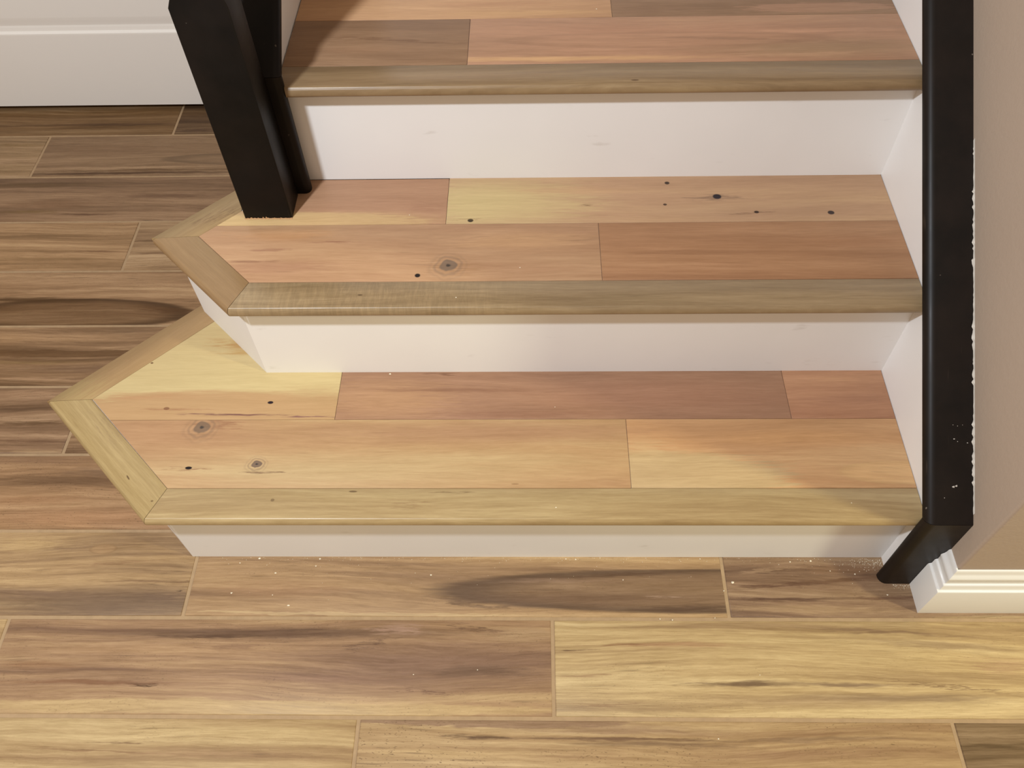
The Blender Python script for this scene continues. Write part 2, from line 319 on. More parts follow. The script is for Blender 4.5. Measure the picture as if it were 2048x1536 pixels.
SPEC['t2d'] = {'wobble': 0.009, 'band': (1.2, 13.0), 'contrast': 0.6, 'fine': 0.09, 'dash': 0.06, 'rough': 0.44, 'spec': 0.28, 'cols': ((0.3796, 0.2233, 0.1323, 1), (0.4534, 0.2798, 0.1624, 1), (0.5351, 0.3537, 0.1892, 1)), 'seed': 43, 'feats': [('soft', -0.6359, 0.4546, 0.1722, 0.0744, (0.5357, 0.4052, 0.1962, 1), 0.95), ('soft', -0.6934, 0.4493, 0.074, 0.0615, (0.5339, 0.4143, 0.1966, 1), 0.7), ('soft', -0.2315, 0.4262, 0.2073, 0.0355, (0.3984, 0.251, 0.1508, 1), 0.55), ('soft', -0.5118, 0.4835, 0.1241, 0.0111, (0.5117, 0.3079, 0.1653, 1), 0.5), ('soft', -0.2797, 0.4636, 0.0391, 0.0085, (0.1944, 0.1189, 0.0759, 1), 0.7), ('dot', -0.2795, 0.4648, 0.0073, 0.006, (0.022, 0.0161, 0.0207, 1), 1.0), ('dot', -0.358, 0.4989, 0.0041, 0.0037, (0.0299, 0.0172, 0.0117, 1), 0.95), ('dot', -0.3663, 0.4466, 0.0032, 0.0024, (0.0441, 0.0221, 0.0142, 1), 0.9), ('soft', -0.2209, 0.4272, 0.0224, 0.0035, (0.1634, 0.0905, 0.0537, 1), 0.7), ('dot', -0.2209, 0.4272, 0.004, 0.003, (0.0334, 0.018, 0.0138, 1), 0.95), ('dot', -0.1021, 0.4247, 0.0056, 0.0047, (0.0278, 0.019, 0.0222, 1), 0.95), ('dot', -0.6829, 0.4126, 0.0049, 0.004, (0.0219, 0.0154, 0.0093, 1), 0.95), ('soft', -0.6829, 0.4126, 0.0146, 0.0035, (0.2188, 0.136, 0.0551, 1), 0.7), ('soft', -0.4983, 0.447, 0.0114, 0.0036, (0.1712, 0.0939, 0.0453, 1), 0.8)]}
SPEC['t3n'] = {'wobble': 0.009, 'band': (1.6, 34), 'contrast': 0.8, 'fine': 0.13, 'dash': 0.3, 'rough': 0.44, 'spec': 0.28, 'cols': ((0.1837, 0.1171, 0.0589, 1), (0.2496, 0.1641, 0.0831, 1), (0.3277, 0.2283, 0.1175, 1)), 'seed': 46, 'feats': [('dot', -0.4302, 0.4997, 0.0059, 0.0019, (0.0986, 0.0529, 0.023, 1), 0.8), ('soft', -0.7061, 0.5175, 0.195, 0.0178, (0.2956, 0.187, 0.0953, 1), 0.4)]}
SPEC['t3a'] = {'wobble': 0.014, 'band': (1.2, 13.0), 'contrast': 0.8, 'fine': 0.11, 'dash': 0.35, 'rough': 0.44, 'spec': 0.28, 'cols': ((0.1992, 0.1138, 0.0651, 1), (0.2653, 0.1576, 0.089, 1), (0.3426, 0.2099, 0.1175, 1)), 'seed': 49, 'feats': [('soft', -0.8056, 0.6118, 0.1181, 0.0041, (0.1687, 0.0869, 0.0459, 1), 0.7, -0.12), ('soft', -0.8499, 0.5855, 0.1014, 0.0108, (0.3139, 0.1816, 0.1024, 1), 0.5), ('soft', -0.7509, 0.6175, 0.0788, 0.0111, (0.2349, 0.1398, 0.0802, 1), 0.5)]}
SPEC['t3b'] = {'wobble': 0.011, 'band': (1.2, 13.0), 'contrast': 0.8, 'fine': 0.11, 'dash': 0.22, 'rough': 0.44, 'spec': 0.28, 'cols': ((0.3182, 0.1838, 0.1072, 1), (0.4074, 0.2279, 0.1348, 1), (0.4976, 0.2954, 0.1728, 1)), 'seed': 52, 'feats': [('soft', -0.54, 0.5579, 0.2498, 0.0079, (0.5447, 0.3272, 0.1629, 1), 0.9), ('soft', -0.3813, 0.6301, 0.3254, 0.0253, (0.4416, 0.2355, 0.1394, 1), 0.5), ('soft', -0.1348, 0.5771, 0.1953, 0.0294, (0.3317, 0.2116, 0.1188, 1), 0.8), ('eye', -0.3758, 0.6051, 0.2533, 0.022, (0.3861, 0.2124, 0.1233, 1), 0.35), ('soft', -0.1758, 0.5608, 0.1048, 0.0078, (0.5147, 0.3135, 0.1831, 1), 0.6), ('soft', -0.2449, 0.6023, 0.2137, 0.0041, (0.2871, 0.1648, 0.0966, 1), 0.6, -0.08), ('soft', -0.1328, 0.6244, 0.1536, 0.0069, (0.6055, 0.3459, 0.2118, 1), 0.5)]}
SPEC['t3c'] = {'wobble': 0.009, 'band': (1.2, 13.0), 'contrast': 0.6, 'fine': 0.11, 'dash': 0.22, 'rough': 0.44, 'spec': 0.28, 'cols': ((0.3878, 0.2149, 0.1215, 1), (0.4841, 0.2861, 0.1557, 1), (0.5553, 0.3403, 0.1814, 1)), 'seed': 55, 'feats': [('soft', -0.5936, 0.6864, 0.161, 0.0118, (0.5649, 0.3473, 0.1724, 1), 0.6), ('soft', -0.6346, 0.7141, 0.1307, 0.009, (0.3967, 0.2119, 0.1185, 1), 0.5)]}
SPEC['t3d'] = {'wobble': 0.009, 'band': (1.2, 13.0), 'contrast': 0.8, 'fine': 0.11, 'dash': 0.22, 'rough': 0.44, 'spec': 0.28, 'cols': ((0.2025, 0.1198, 0.0685, 1), (0.2645, 0.1614, 0.095, 1), (0.3267, 0.2028, 0.1211, 1)), 'seed': 58, 'feats': [('patch', -0.1203, 0.6867, 0.1184, 0.0146, (0.3984, 0.2297, 0.1422, 1), 0.7), ('soft', -0.3921, 0.6874, 0.064, 0.0177, (0.2234, 0.1311, 0.0779, 1), 0.6)]}
SPEC['t4n'] = {'wobble': 0.009, 'band': (1.2, 13.0), 'contrast': 0.8, 'fine': 0.11, 'dash': 0.22, 'rough': 0.44, 'spec': 0.28, 'cols': ((0.254, 0.1483, 0.0821, 1), (0.3404, 0.2003, 0.1102, 1), (0.442, 0.2615, 0.1433, 1)), 'seed': 61, 'feats': []}
SPEC['t4a'] = {'wobble': 0.009, 'band': (1.2, 13.0), 'contrast': 0.8, 'fine': 0.11, 'dash': 0.22, 'rough': 0.44, 'spec': 0.28, 'cols': ((0.254, 0.1483, 0.0821, 1), (0.3404, 0.2003, 0.1102, 1), (0.442, 0.2615, 0.1433, 1)), 'seed': 64, 'feats': []}
SPEC['t4b'] = {'wobble': 0.009, 'band': (1.2, 13.0), 'contrast': 0.8, 'fine': 0.11, 'dash': 0.22, 'rough': 0.44, 'spec': 0.28, 'cols': ((0.254, 0.1483, 0.0821, 1), (0.3404, 0.2003, 0.1102, 1), (0.442, 0.2615, 0.1433, 1)), 'seed': 67, 'feats': []}
SPEC['t4c'] = {'wobble': 0.009, 'band': (1.2, 13.0), 'contrast': 0.8, 'fine': 0.11, 'dash': 0.22, 'rough': 0.44, 'spec': 0.28, 'cols': ((0.254, 0.1483, 0.0821, 1), (0.3404, 0.2003, 0.1102, 1), (0.442, 0.2615, 0.1433, 1)), 'seed': 70, 'feats': []}
SPEC['f-1_-2'] = {'band': (0.9, 26.0), 'contrast': 1.1, 'fine': 0.19, 'dash': 0.5, 'rough': 0.46, 'spec': 0.22, 'speck': 0.3, 'wobble': 0.013, 'cols': ((0.2691, 0.1658, 0.0826, 1), (0.3622, 0.2456, 0.1203, 1), (0.4524, 0.3279, 0.1665, 1)), 'seed': 73, 'feats': [('soft', -1.0484, -0.2854, 0.2267, 0.013, (0.4583, 0.3322, 0.1646, 1), 0.7), ('soft', -1.2311, -0.3113, 0.1504, 0.0021, (0.179, 0.0907, 0.044, 1), 0.6, -0.04), ('soft', -1.0574, -0.3137, 0.1494, 0.007, (0.2685, 0.1599, 0.0829, 1), 0.5), ('soft', -1.1968, -0.2991, 0.0454, 0.0014, (0.1292, 0.065, 0.0325, 1), 0.7)]}
SPEC['f-1_-1'] = {'band': (0.9, 26.0), 'contrast': 1.1, 'fine': 0.19, 'dash': 0.5, 'rough': 0.46, 'spec': 0.22, 'speck': 0.8, 'wobble': 0.013, 'cols': ((0.2485, 0.1449, 0.0742, 1), (0.3569, 0.2353, 0.1168, 1), (0.4486, 0.3183, 0.1651, 1)), 'seed': 76, 'feats': [('patch', -0.672, -0.2682, 0.2482, 0.0087, (0.2322, 0.1404, 0.0861, 1), 0.8), ('soft', -0.4471, -0.2784, 0.1859, 0.0086, (0.224, 0.134, 0.0822, 1), 0.6), ('soft', -0.6637, -0.291, 0.056, 0.005, (0.0924, 0.0496, 0.0268, 1), 0.9), ('soft', -0.4628, -0.2912, 0.1923, 0.0028, (0.1321, 0.0723, 0.0397, 1), 0.9), ('soft', -0.3968, -0.2979, 0.1325, 0.0056, (0.1369, 0.0792, 0.0452, 1), 0.7), ('soft', -0.153, -0.2908, 0.1903, 0.0035, (0.1912, 0.1174, 0.0676, 1), 0.6), ('soft', -0.7073, -0.3151, 0.1476, 0.0097, (0.4506, 0.3102, 0.1487, 1), 0.6), ('soft', -0.1937, -0.3119, 0.1598, 0.0097, (0.2759, 0.1615, 0.0893, 1), 0.6), ('soft', -0.2979, -0.2747, 0.1187, 0.0064, (0.4259, 0.2965, 0.1478, 1), 0.5)]}
SPEC['f-1_0'] = {'band': (0.9, 26.0), 'contrast': 1.1, 'fine': 0.19, 'dash': 0.5, 'rough': 0.46, 'spec': 0.22, 'speck': 0.3, 'wobble': 0.013, 'cols': ((0.1138, 0.0694, 0.0322, 1), (0.2097, 0.1367, 0.0714, 1), (0.3168, 0.2184, 0.1194, 1)), 'seed': 79, 'feats': [('soft', 0.0925, -0.2991, 0.0652, 0.0049, (0.0847, 0.0505, 0.0217, 1), 0.8), ('soft', 0.099, -0.2788, 0.0658, 0.0071, (0.2793, 0.1884, 0.1017, 1), 0.5)]}
SPEC['f0_-2'] = {'band': (0.9, 26.0), 'contrast': 1.1, 'fine': 0.19, 'dash': 0.5, 'rough': 0.46, 'spec': 0.22, 'speck': 0.3, 'wobble': 0.013, 'cols': ((0.2629, 0.1605, 0.077, 1), (0.3629, 0.2387, 0.1173, 1), (0.4566, 0.3228, 0.1591, 1)), 'seed': 82, 'feats': []}
SPEC['f0_-1'] = {'band': (0.9, 26.0), 'contrast': 1.1, 'fine': 0.19, 'dash': 0.5, 'rough': 0.46, 'spec': 0.22, 'speck': 0.4, 'wobble': 0.013, 'cols': ((0.1851, 0.1066, 0.0646, 1), (0.3064, 0.188, 0.1026, 1), (0.4356, 0.2973, 0.1512, 1)), 'seed': 85, 'feats': [('soft', -0.7144, -0.1827, 0.2816, 0.0495, (0.1938, 0.1133, 0.075, 1), 0.85), ('soft', -0.9911, -0.1342, 0.3382, 0.0107, (0.118, 0.0679, 0.0427, 1), 0.85), ('soft', -1.1035, -0.1395, 0.0729, 0.0057, (0.078, 0.0416, 0.0243, 1), 0.8), ('soft', -1.1954, -0.1609, 0.2407, 0.0097, (0.3677, 0.2279, 0.1198, 1), 0.5), ('patch', -1.0177, -0.2481, 0.4743, 0.0119, (0.4436, 0.3116, 0.1512, 1), 0.75), ('soft', -0.635, -0.232, 0.1682, 0.009, (0.4075, 0.281, 0.1446, 1), 0.5), ('soft', -1.2082, -0.2166, 0.0236, 0.0031, (0.0616, 0.0286, 0.0124, 1), 0.95), ('soft', -1.2763, -0.2131, 0.1417, 0.0046, (0.1833, 0.089, 0.0448, 1), 0.8), ('soft', -0.667, -0.1903, 0.0859, 0.0109, (0.1291, 0.0767, 0.0487, 1), 0.75), ('soft', -0.7511, -0.2198, 0.0348, 0.003, (0.1319, 0.069, 0.0421, 1), 0.8, -0.25), ('soft', -1.0596, -0.1564, 0.0401, 0.0064, (0.1879, 0.1041, 0.0619, 1), 0.6), ('soft', -0.6771, -0.1282, 0.0562, 0.0033, (0.1158, 0.0632, 0.0401, 1), 0.7, -0.25), ('soft', -0.5968, -0.1345, 0.0798, 0.0131, (0.3234, 0.2145, 0.1201, 1), 0.7), ('soft', -0.8478, -0.1516, 0.0479, 0.004, (0.1126, 0.0642, 0.043, 1), 0.7, 0.35), ('soft', -0.7978, -0.1286, 0.0403, 0.0115, (0.3439, 0.2173, 0.1514, 1), 0.8), ('soft', -1.3649, -0.1855, 0.072, 0.0095, (0.2523, 0.1354, 0.0701, 1), 0.6), ('soft', -0.9164, -0.203, 0.1563, 0.0077, (0.2391, 0.1376, 0.0857, 1), 0.6)]}
SPEC['f0_0'] = {'band': (0.9, 26.0), 'contrast': 1.1, 'fine': 0.19, 'dash': 0.5, 'rough': 0.46, 'spec': 0.22, 'speck': 0.3, 'wobble': 0.013, 'cols': ((0.2724, 0.1749, 0.0852, 1), (0.4334, 0.3068, 0.1483, 1), (0.5252, 0.394, 0.2043, 1)), 'seed': 88, 'feats': [('soft', -0.2664, -0.2115, 0.084, 0.0053, (0.1318, 0.0792, 0.043, 1), 0.9), ('soft', -0.099, -0.2122, 0.1214, 0.0038, (0.1668, 0.1028, 0.0594, 1), 0.8), ('soft', -0.028, -0.2312, 0.1948, 0.0089, (0.2169, 0.143, 0.0812, 1), 0.75), ('soft', -0.1797, -0.2371, 0.1803, 0.0104, (0.3121, 0.2075, 0.1095, 1), 0.6), ('soft', -0.3598, -0.1521, 0.0943, 0.0064, (0.354, 0.2048, 0.1072, 1), 0.7), ('soft', -0.5178, -0.1599, 0.0394, 0.002, (0.1171, 0.0637, 0.0327, 1), 0.9), ('soft', -0.4386, -0.1516, 0.0788, 0.0016, (0.2303, 0.1205, 0.0587, 1), 0.7), ('soft', -0.5036, -0.1989, 0.0464, 0.0031, (0.2871, 0.173, 0.0882, 1), 0.7), ('soft', -0.0405, -0.1261, 0.1808, 0.0041, (0.2058, 0.1259, 0.0686, 1), 0.8, -0.06), ('soft', 0.071, -0.1482, 0.1552, 0.008, (0.2488, 0.1647, 0.0922, 1), 0.6, -0.05), ('soft', -0.2366, -0.117, 0.2854, 0.0066, (0.3374, 0.2251, 0.1179, 1), 0.6), ('soft', 0.0267, -0.168, 0.0617, 0.0141, (0.4891, 0.3559, 0.1721, 1), 0.5), ('soft', 0.1462, -0.1791, 0.0459, 0.0187, (0.345, 0.2132, 0.1184, 1), 0.6), ('soft', -0.4827, -0.2438, 0.0682, 0.0022, (0.2532, 0.1533, 0.0753, 1), 0.8, 0.08), ('soft', 0.052, -0.2137, 0.1132, 0.0023, (0.1563, 0.0881, 0.0444, 1), 0.7, -0.12)]}
SPEC['f1_-2'] = {'band': (0.9, 26.0), 'contrast': 1.1, 'fine': 0.19, 'dash': 0.5, 'rough': 0.46, 'spec': 0.22, 'speck': 0.3, 'wobble': 0.013, 'cols': ((0.1939, 0.1172, 0.0647, 1), (0.3436, 0.2225, 0.1116, 1), (0.4425, 0.3021, 0.1514, 1)), 'seed': 91, 'feats': [('soft', -1.2743, -0.0831, 0.3487, 0.0296, (0.1255, 0.074, 0.0425, 1), 0.85), ('soft', -1.4229, -0.0652, 0.1349, 0.0105, (0.1675, 0.1013, 0.0597, 1), 0.8, -0.05), ('soft', -1.1934, -0.0734, 0.0585, 0.0087, (0.1224, 0.0717, 0.0434, 1), 0.6), ('soft', -1.4529, 0.0208, 0.07, 0.017, (0.4482, 0.3042, 0.145, 1), 0.7), ('eye', -1.3228, 0.0098, 0.0243, 0.0093, (0.3443, 0.2086, 0.1014, 1), 0.7), ('soft', -1.2254, -0.0472, 0.1014, 0.0022, (0.1584, 0.0868, 0.0438, 1), 0.7), ('soft', -1.3023, -0.0159, 0.1029, 0.0027, (0.2206, 0.123, 0.0623, 1), 0.6, 0.08), ('soft', -1.1711, -0.062, 0.0168, 0.0013, (0.043, 0.0217, 0.0128, 1), 0.9)]}
SPEC['f1_-1'] = {'band': (0.9, 26.0), 'contrast': 0.8, 'fine': 0.19, 'dash': 0.5, 'rough': 0.46, 'spec': 0.22, 'speck': 0.3, 'wobble': 0.013, 'cols': ((0.1948, 0.1139, 0.0642, 1), (0.3452, 0.2182, 0.112, 1), (0.4348, 0.2973, 0.1527, 1)), 'seed': 94, 'feats': [('soft', -1.0039, -0.0599, 0.1418, 0.0176, (0.2962, 0.1677, 0.0872, 1), 0.5), ('soft', -0.7222, -0.0373, 0.1918, 0.0196, (0.2122, 0.1272, 0.0746, 1), 0.55), ('eye', -0.1786, -0.058, 0.5592, 0.0394, (0.1625, 0.0979, 0.0601, 1), 1.15), ('soft', -0.4904, -0.0716, 0.2039, 0.012, (0.1269, 0.072, 0.0426, 1), 0.55), ('soft', -0.329, -0.0882, 0.1049, 0.0085, (0.0857, 0.0479, 0.0292, 1), 0.8), ('soft', -0.4303, -0.0297, 0.1658, 0.0035, (0.1007, 0.056, 0.0331, 1), 0.75, 0.05), ('soft', -0.6788, -0.0806, 0.0737, 0.0051, (0.108, 0.061, 0.0358, 1), 0.7, -0.15), ('soft', -0.5388, -0.0413, 0.0995, 0.0053, (0.2544, 0.1605, 0.1069, 1), 0.5), ('patch', -0.8823, -0.099, 0.2691, 0.0034, (0.4444, 0.3123, 0.1614, 1), 0.7), ('soft', -0.3675, -0.067, 0.0163, 0.0026, (0.3172, 0.2109, 0.1477, 1), 0.7)]}
SPEC['f1_0'] = {'band': (0.9, 26.0), 'contrast': 1.1, 'fine': 0.19, 'dash': 0.5, 'rough': 0.46, 'spec': 0.22, 'speck': 0.3, 'wobble': 0.013, 'cols': ((0.1057, 0.0588, 0.0349, 1), (0.2195, 0.1317, 0.0759, 1), (0.3485, 0.2337, 0.131, 1)), 'seed': 97, 'feats': [('soft', -0.1771, -0.0493, 0.0898, 0.0043, (0.104, 0.0519, 0.0296, 1), 0.9, 0.1), ('soft', -0.0605, -0.0386, 0.1226, 0.0044, (0.1413, 0.0739, 0.0402, 1), 0.8, 0.08), ('soft', -0.1813, -0.0734, 0.1051, 0.0043, (0.088, 0.0436, 0.0253, 1), 0.9, 0.03), ('soft', -0.0024, -0.0678, 0.1048, 0.0034, (0.1389, 0.0725, 0.0417, 1), 0.8, 0.03), ('soft', -0.057, -0.0228, 0.0987, 0.0089, (0.2162, 0.1218, 0.0645, 1), 0.7), ('soft', -0.1357, -0.0885, 0.1603, 0.0076, (0.3598, 0.2368, 0.1288, 1), 0.75), ('soft', -0.1894, -0.0248, 0.0496, 0.0071, (0.3073, 0.1952, 0.1123, 1), 0.7, 0.2), ('soft', 0.023, -0.0315, 0.0491, 0.0124, (0.0893, 0.047, 0.028, 1), 0.5), ('soft', 0.1235, -0.1035, 0.1579, 0.005, (0.4125, 0.2996, 0.1517, 1), 0.6)]}
SPEC['f2_-1'] = {'band': (0.9, 26.0), 'contrast': 1.1, 'fine': 0.19, 'dash': 0.5, 'rough': 0.46, 'spec': 0.22, 'speck': 0.8, 'wobble': 0.013, 'cols': ((0.1496, 0.0845, 0.0433, 1), (0.2903, 0.1684, 0.0836, 1), (0.4252, 0.264, 0.1347, 1)), 'seed': 100, 'feats': [('soft', -1.4132, 0.1439, 0.1831, 0.0135, (0.1365, 0.0746, 0.0364, 1), 0.85), ('soft', -1.5106, 0.186, 0.112, 0.0129, (0.2339, 0.1355, 0.0745, 1), 0.6), ('soft', -1.3551, 0.1647, 0.083, 0.0126, (0.1655, 0.1, 0.0586, 1), 0.6), ('soft', -1.373, 0.0735, 0.1957, 0.0217, (0.3779, 0.2079, 0.1025, 1), 0.7), ('soft', -1.4834, 0.1083, 0.1087, 0.0121, (0.3324, 0.1815, 0.0881, 1), 0.6)]}
SPEC['f3_-2'] = {'band': (0.9, 26.0), 'contrast': 1.1, 'fine': 0.19, 'dash': 0.5, 'rough': 0.46, 'spec': 0.22, 'speck': 0.3, 'wobble': 0.013, 'cols': ((0.123, 0.0677, 0.0334, 1), (0.2403, 0.1405, 0.0742, 1), (0.4055, 0.2612, 0.146, 1)), 'seed': 103, 'feats': [('soft', -1.5414, 0.2744, 0.0869, 0.0057, (0.1035, 0.0539, 0.0225, 1), 0.85), ('soft', -1.5744, 0.3126, 0.0882, 0.0059, (0.1424, 0.0774, 0.037, 1), 0.8), ('soft', -1.4991, 0.2349, 0.0951, 0.0056, (0.1399, 0.0726, 0.0371, 1), 0.8), ('soft', -1.5011, 0.213, 0.0943, 0.0055, (0.3857, 0.2539, 0.1306, 1), 0.6), ('soft', -1.5638, 0.3386, 0.0989, 0.012, (0.3578, 0.215, 0.1163, 1), 0.6)]}
SPEC['f3_-1'] = {'band': (0.9, 26.0), 'contrast': 1.1, 'fine': 0.19, 'dash': 0.5, 'rough': 0.46, 'spec': 0.22, 'speck': 0.3, 'wobble': 0.013, 'cols': ((0.119, 0.0651, 0.032, 1), (0.2546, 0.1516, 0.0786, 1), (0.3733, 0.2363, 0.1238, 1)), 'seed': 106, 'feats': []}
SPEC['f4_-1'] = {'band': (0.9, 26.0), 'contrast': 1.1, 'fine': 0.19, 'dash': 0.5, 'rough': 0.46, 'spec': 0.22, 'speck': 0.3, 'wobble': 0.013, 'cols': ((0.1132, 0.06, 0.0258, 1), (0.2431, 0.1412, 0.0702, 1), (0.4443, 0.2902, 0.1537, 1)), 'seed': 109, 'feats': [('patch', -1.5086, 0.445, 0.2657, 0.009, (0.1147, 0.0575, 0.0221, 1), 0.85), ('soft', -1.4557, 0.4054, 0.1915, 0.0126, (0.1492, 0.082, 0.0429, 1), 0.8), ('soft', -1.5727, 0.4831, 0.2387, 0.0133, (0.3916, 0.2391, 0.1221, 1), 0.7), ('soft', -1.4224, 0.5021, 0.0626, 0.008, (0.1651, 0.0965, 0.0482, 1), 0.7), ('soft', -1.5577, 0.3786, 0.1003, 0.0074, (0.3953, 0.2454, 0.1354, 1), 0.6), ('soft', -1.5931, 0.4224, 0.1222, 0.0051, (0.2257, 0.14, 0.0554, 1), 0.5)]}
SPEC['f5_-1'] = {'band': (0.9, 26.0), 'contrast': 1.1, 'fine': 0.19, 'dash': 0.5, 'rough': 0.46, 'spec': 0.22, 'speck': 0.3, 'wobble': 0.013, 'cols': ((0.1349, 0.0711, 0.0298, 1), (0.2971, 0.1747, 0.0876, 1), (0.4557, 0.2984, 0.1574, 1)), 'seed': 112, 'feats': [('eye', -1.5408, 0.5463, 0.2488, 0.042, (0.1008, 0.0481, 0.0168, 1), 1.1), ('soft', -1.6502, 0.5861, 0.1831, 0.01, (0.0667, 0.0308, 0.0088, 1), 0.85, -0.03), ('soft', -1.3528, 0.556, 0.0742, 0.0111, (0.0865, 0.0382, 0.0125, 1), 0.8, -0.12), ('soft', -1.6308, 0.5304, 0.1269, 0.0165, (0.1942, 0.1106, 0.0534, 1), 0.6), ('soft', -1.5166, 0.6427, 0.2837, 0.0207, (0.3952, 0.2486, 0.1317, 1), 0.6), ('soft', -1.5939, 0.6113, 0.1518, 0.0058, (0.4332, 0.2796, 0.1496, 1), 0.5)]}
SPEC['f6_-2'] = {'band': (0.9, 26.0), 'contrast': 1.1, 'fine': 0.19, 'dash': 0.5, 'rough': 0.46, 'spec': 0.22, 'speck': 0.3, 'wobble': 0.013, 'cols': ((0.215, 0.1239, 0.0563, 1), (0.333, 0.2005, 0.0987, 1), (0.4588, 0.2994, 0.1553, 1)), 'seed': 115, 'feats': [('soft', -1.6946, 0.779, 0.2062, 0.0064, (0.1727, 0.0969, 0.0418, 1), 0.8, 0.02), ('soft', -1.5532, 0.7273, 0.0675, 0.0039, (0.1668, 0.0839, 0.0399, 1), 0.8), ('soft', -1.6577, 0.7037, 0.1678, 0.0061, (0.2146, 0.1243, 0.054, 1), 0.7), ('soft', -1.5628, 0.7969, 0.1379, 0.013, (0.3892, 0.2493, 0.1297, 1), 0.5)]}
SPEC['f6_-1'] = {'band': (0.9, 26.0), 'contrast': 1.1, 'fine': 0.19, 'dash': 0.5, 'rough': 0.46, 'spec': 0.22, 'speck': 0.3, 'wobble': 0.013, 'cols': ((0.1851, 0.1063, 0.0554, 1), (0.3116, 0.1974, 0.102, 1), (0.4215, 0.2857, 0.1593, 1)), 'seed': 118, 'feats': [('soft', -1.4386, 0.7605, 0.068, 0.004, (0.1069, 0.054, 0.0232, 1), 0.8), ('soft', -1.4055, 0.7197, 0.0671, 0.0039, (0.1422, 0.0751, 0.037, 1), 0.8), ('soft', -1.3728, 0.6785, 0.0772, 0.006, (0.1884, 0.1095, 0.0543, 1), 0.6)]}
SPEC['f7_-1'] = {'band': (0.9, 26.0), 'contrast': 1.1, 'fine': 0.19, 'dash': 0.5, 'rough': 0.46, 'spec': 0.22, 'speck': 0.3, 'wobble': 0.013, 'cols': ((0.1263, 0.0713, 0.0367, 1), (0.2331, 0.1392, 0.076, 1), (0.3294, 0.2072, 0.1154, 1)), 'seed': 121, 'feats': [('soft', -1.7766, 0.9482, 0.2173, 0.0107, (0.1213, 0.0675, 0.0284, 1), 0.8), ('soft', -1.4423, 0.909, 0.1776, 0.0087, (0.1203, 0.062, 0.0324, 1), 0.8), ('soft', -1.706, 0.8814, 0.1183, 0.0206, (0.1718, 0.0918, 0.0452, 1), 0.7), ('soft', -1.6127, 0.8466, 0.0701, 0.005, (0.1009, 0.0501, 0.025, 1), 0.8), ('soft', -1.3269, 0.8685, 0.0701, 0.0136, (0.1424, 0.0783, 0.0414, 1), 0.6), ('soft', -1.7446, 0.8565, 0.0706, 0.0084, (0.1443, 0.0858, 0.0279, 1), 0.6)]}
SPEC['f8_-1'] = {'band': (0.9, 26.0), 'contrast': 0.7, 'fine': 0.19, 'dash': 0.5, 'rough': 0.46, 'spec': 0.22, 'speck': 0.3, 'wobble': 0.013, 'cols': ((0.1402, 0.083, 0.0426, 1), (0.2313, 0.1425, 0.0772, 1), (0.3105, 0.2018, 0.1127, 1)), 'seed': 124, 'feats': [('eye', -1.1932, 1.0382, 0.2865, 0.0244, (0.186, 0.1159, 0.0643, 1), 0.75), ('soft', -1.5599, 0.9901, 0.3999, 0.0064, (0.0712, 0.0349, 0.0164, 1), 0.9), ('soft', -1.5019, 1.0002, 0.3643, 0.004, (0.1117, 0.0604, 0.0266, 1), 0.8), ('soft', -1.5901, 1.0105, 0.3176, 0.0044, (0.3656, 0.2394, 0.1358, 1), 0.6), ('soft', -1.6471, 1.0786, 0.175, 0.027, (0.2035, 0.1186, 0.0623, 1), 0.5)]}
SPEC['f8_-2'] = {'band': (0.9, 26.0), 'contrast': 1.1, 'fine': 0.19, 'dash': 0.5, 'rough': 0.46, 'spec': 0.22, 'speck': 0.3, 'wobble': 0.013, 'cols': ((0.1716, 0.1053, 0.0497, 1), (0.2908, 0.1871, 0.0974, 1), (0.3804, 0.2515, 0.1442, 1)), 'seed': 127, 'feats': [('soft', -1.8551, 1.1009, 0.0886, 0.0078, (0.1936, 0.1161, 0.042, 1), 0.6), ('soft', -1.8314, 1.0342, 0.0745, 0.0075, (0.1745, 0.1025, 0.048, 1), 0.6)]}
SPEC['f9_-2'] = {'band': (0.9, 26.0), 'contrast': 1.1, 'fine': 0.19, 'dash': 0.5, 'rough': 0.46, 'spec': 0.22, 'speck': 0.3, 'wobble': 0.013, 'cols': ((0.1045, 0.0543, 0.0199, 1), (0.1909, 0.1083, 0.0474, 1), (0.2901, 0.185, 0.0945, 1)), 'seed': 130, 'feats': [('soft', -1.6391, 1.1804, 0.1927, 0.0071, (0.0765, 0.038, 0.016, 1), 0.9), ('soft', -1.8575, 1.1799, 0.1293, 0.0061, (0.0987, 0.0507, 0.02, 1), 0.8), ('soft', -1.7334, 1.1539, 0.2555, 0.01, (0.2619, 0.164, 0.0813, 1), 0.6)]}
SPEC['f9_-1'] = {'band': (0.9, 26.0), 'contrast': 1.1, 'fine': 0.19, 'dash': 0.5, 'rough': 0.46, 'spec': 0.22, 'speck': 0.3, 'wobble': 0.013, 'cols': ((0.0572, 0.0298, 0.0143, 1), (0.1158, 0.0661, 0.032, 1), (0.1922, 0.1199, 0.0624, 1)), 'seed': 133, 'feats': [('soft', -1.4271, 1.149, 0.0762, 0.01, (0.0562, 0.0267, 0.0139, 1), 0.7)]}
GROUT = (0.3679, 0.252, 0.1439, 1.0)
def key_spec(key, k):
    """a tile the photograph hardly shows: same family of figure, its own seed"""
    r = random.Random(key)
    base = dict(SPEC['f0_0' if k < 2 else 'f4_-1']); base['feats'] = []; base['seed'] = r.randint(100, 900)
    SPEC[key] = base
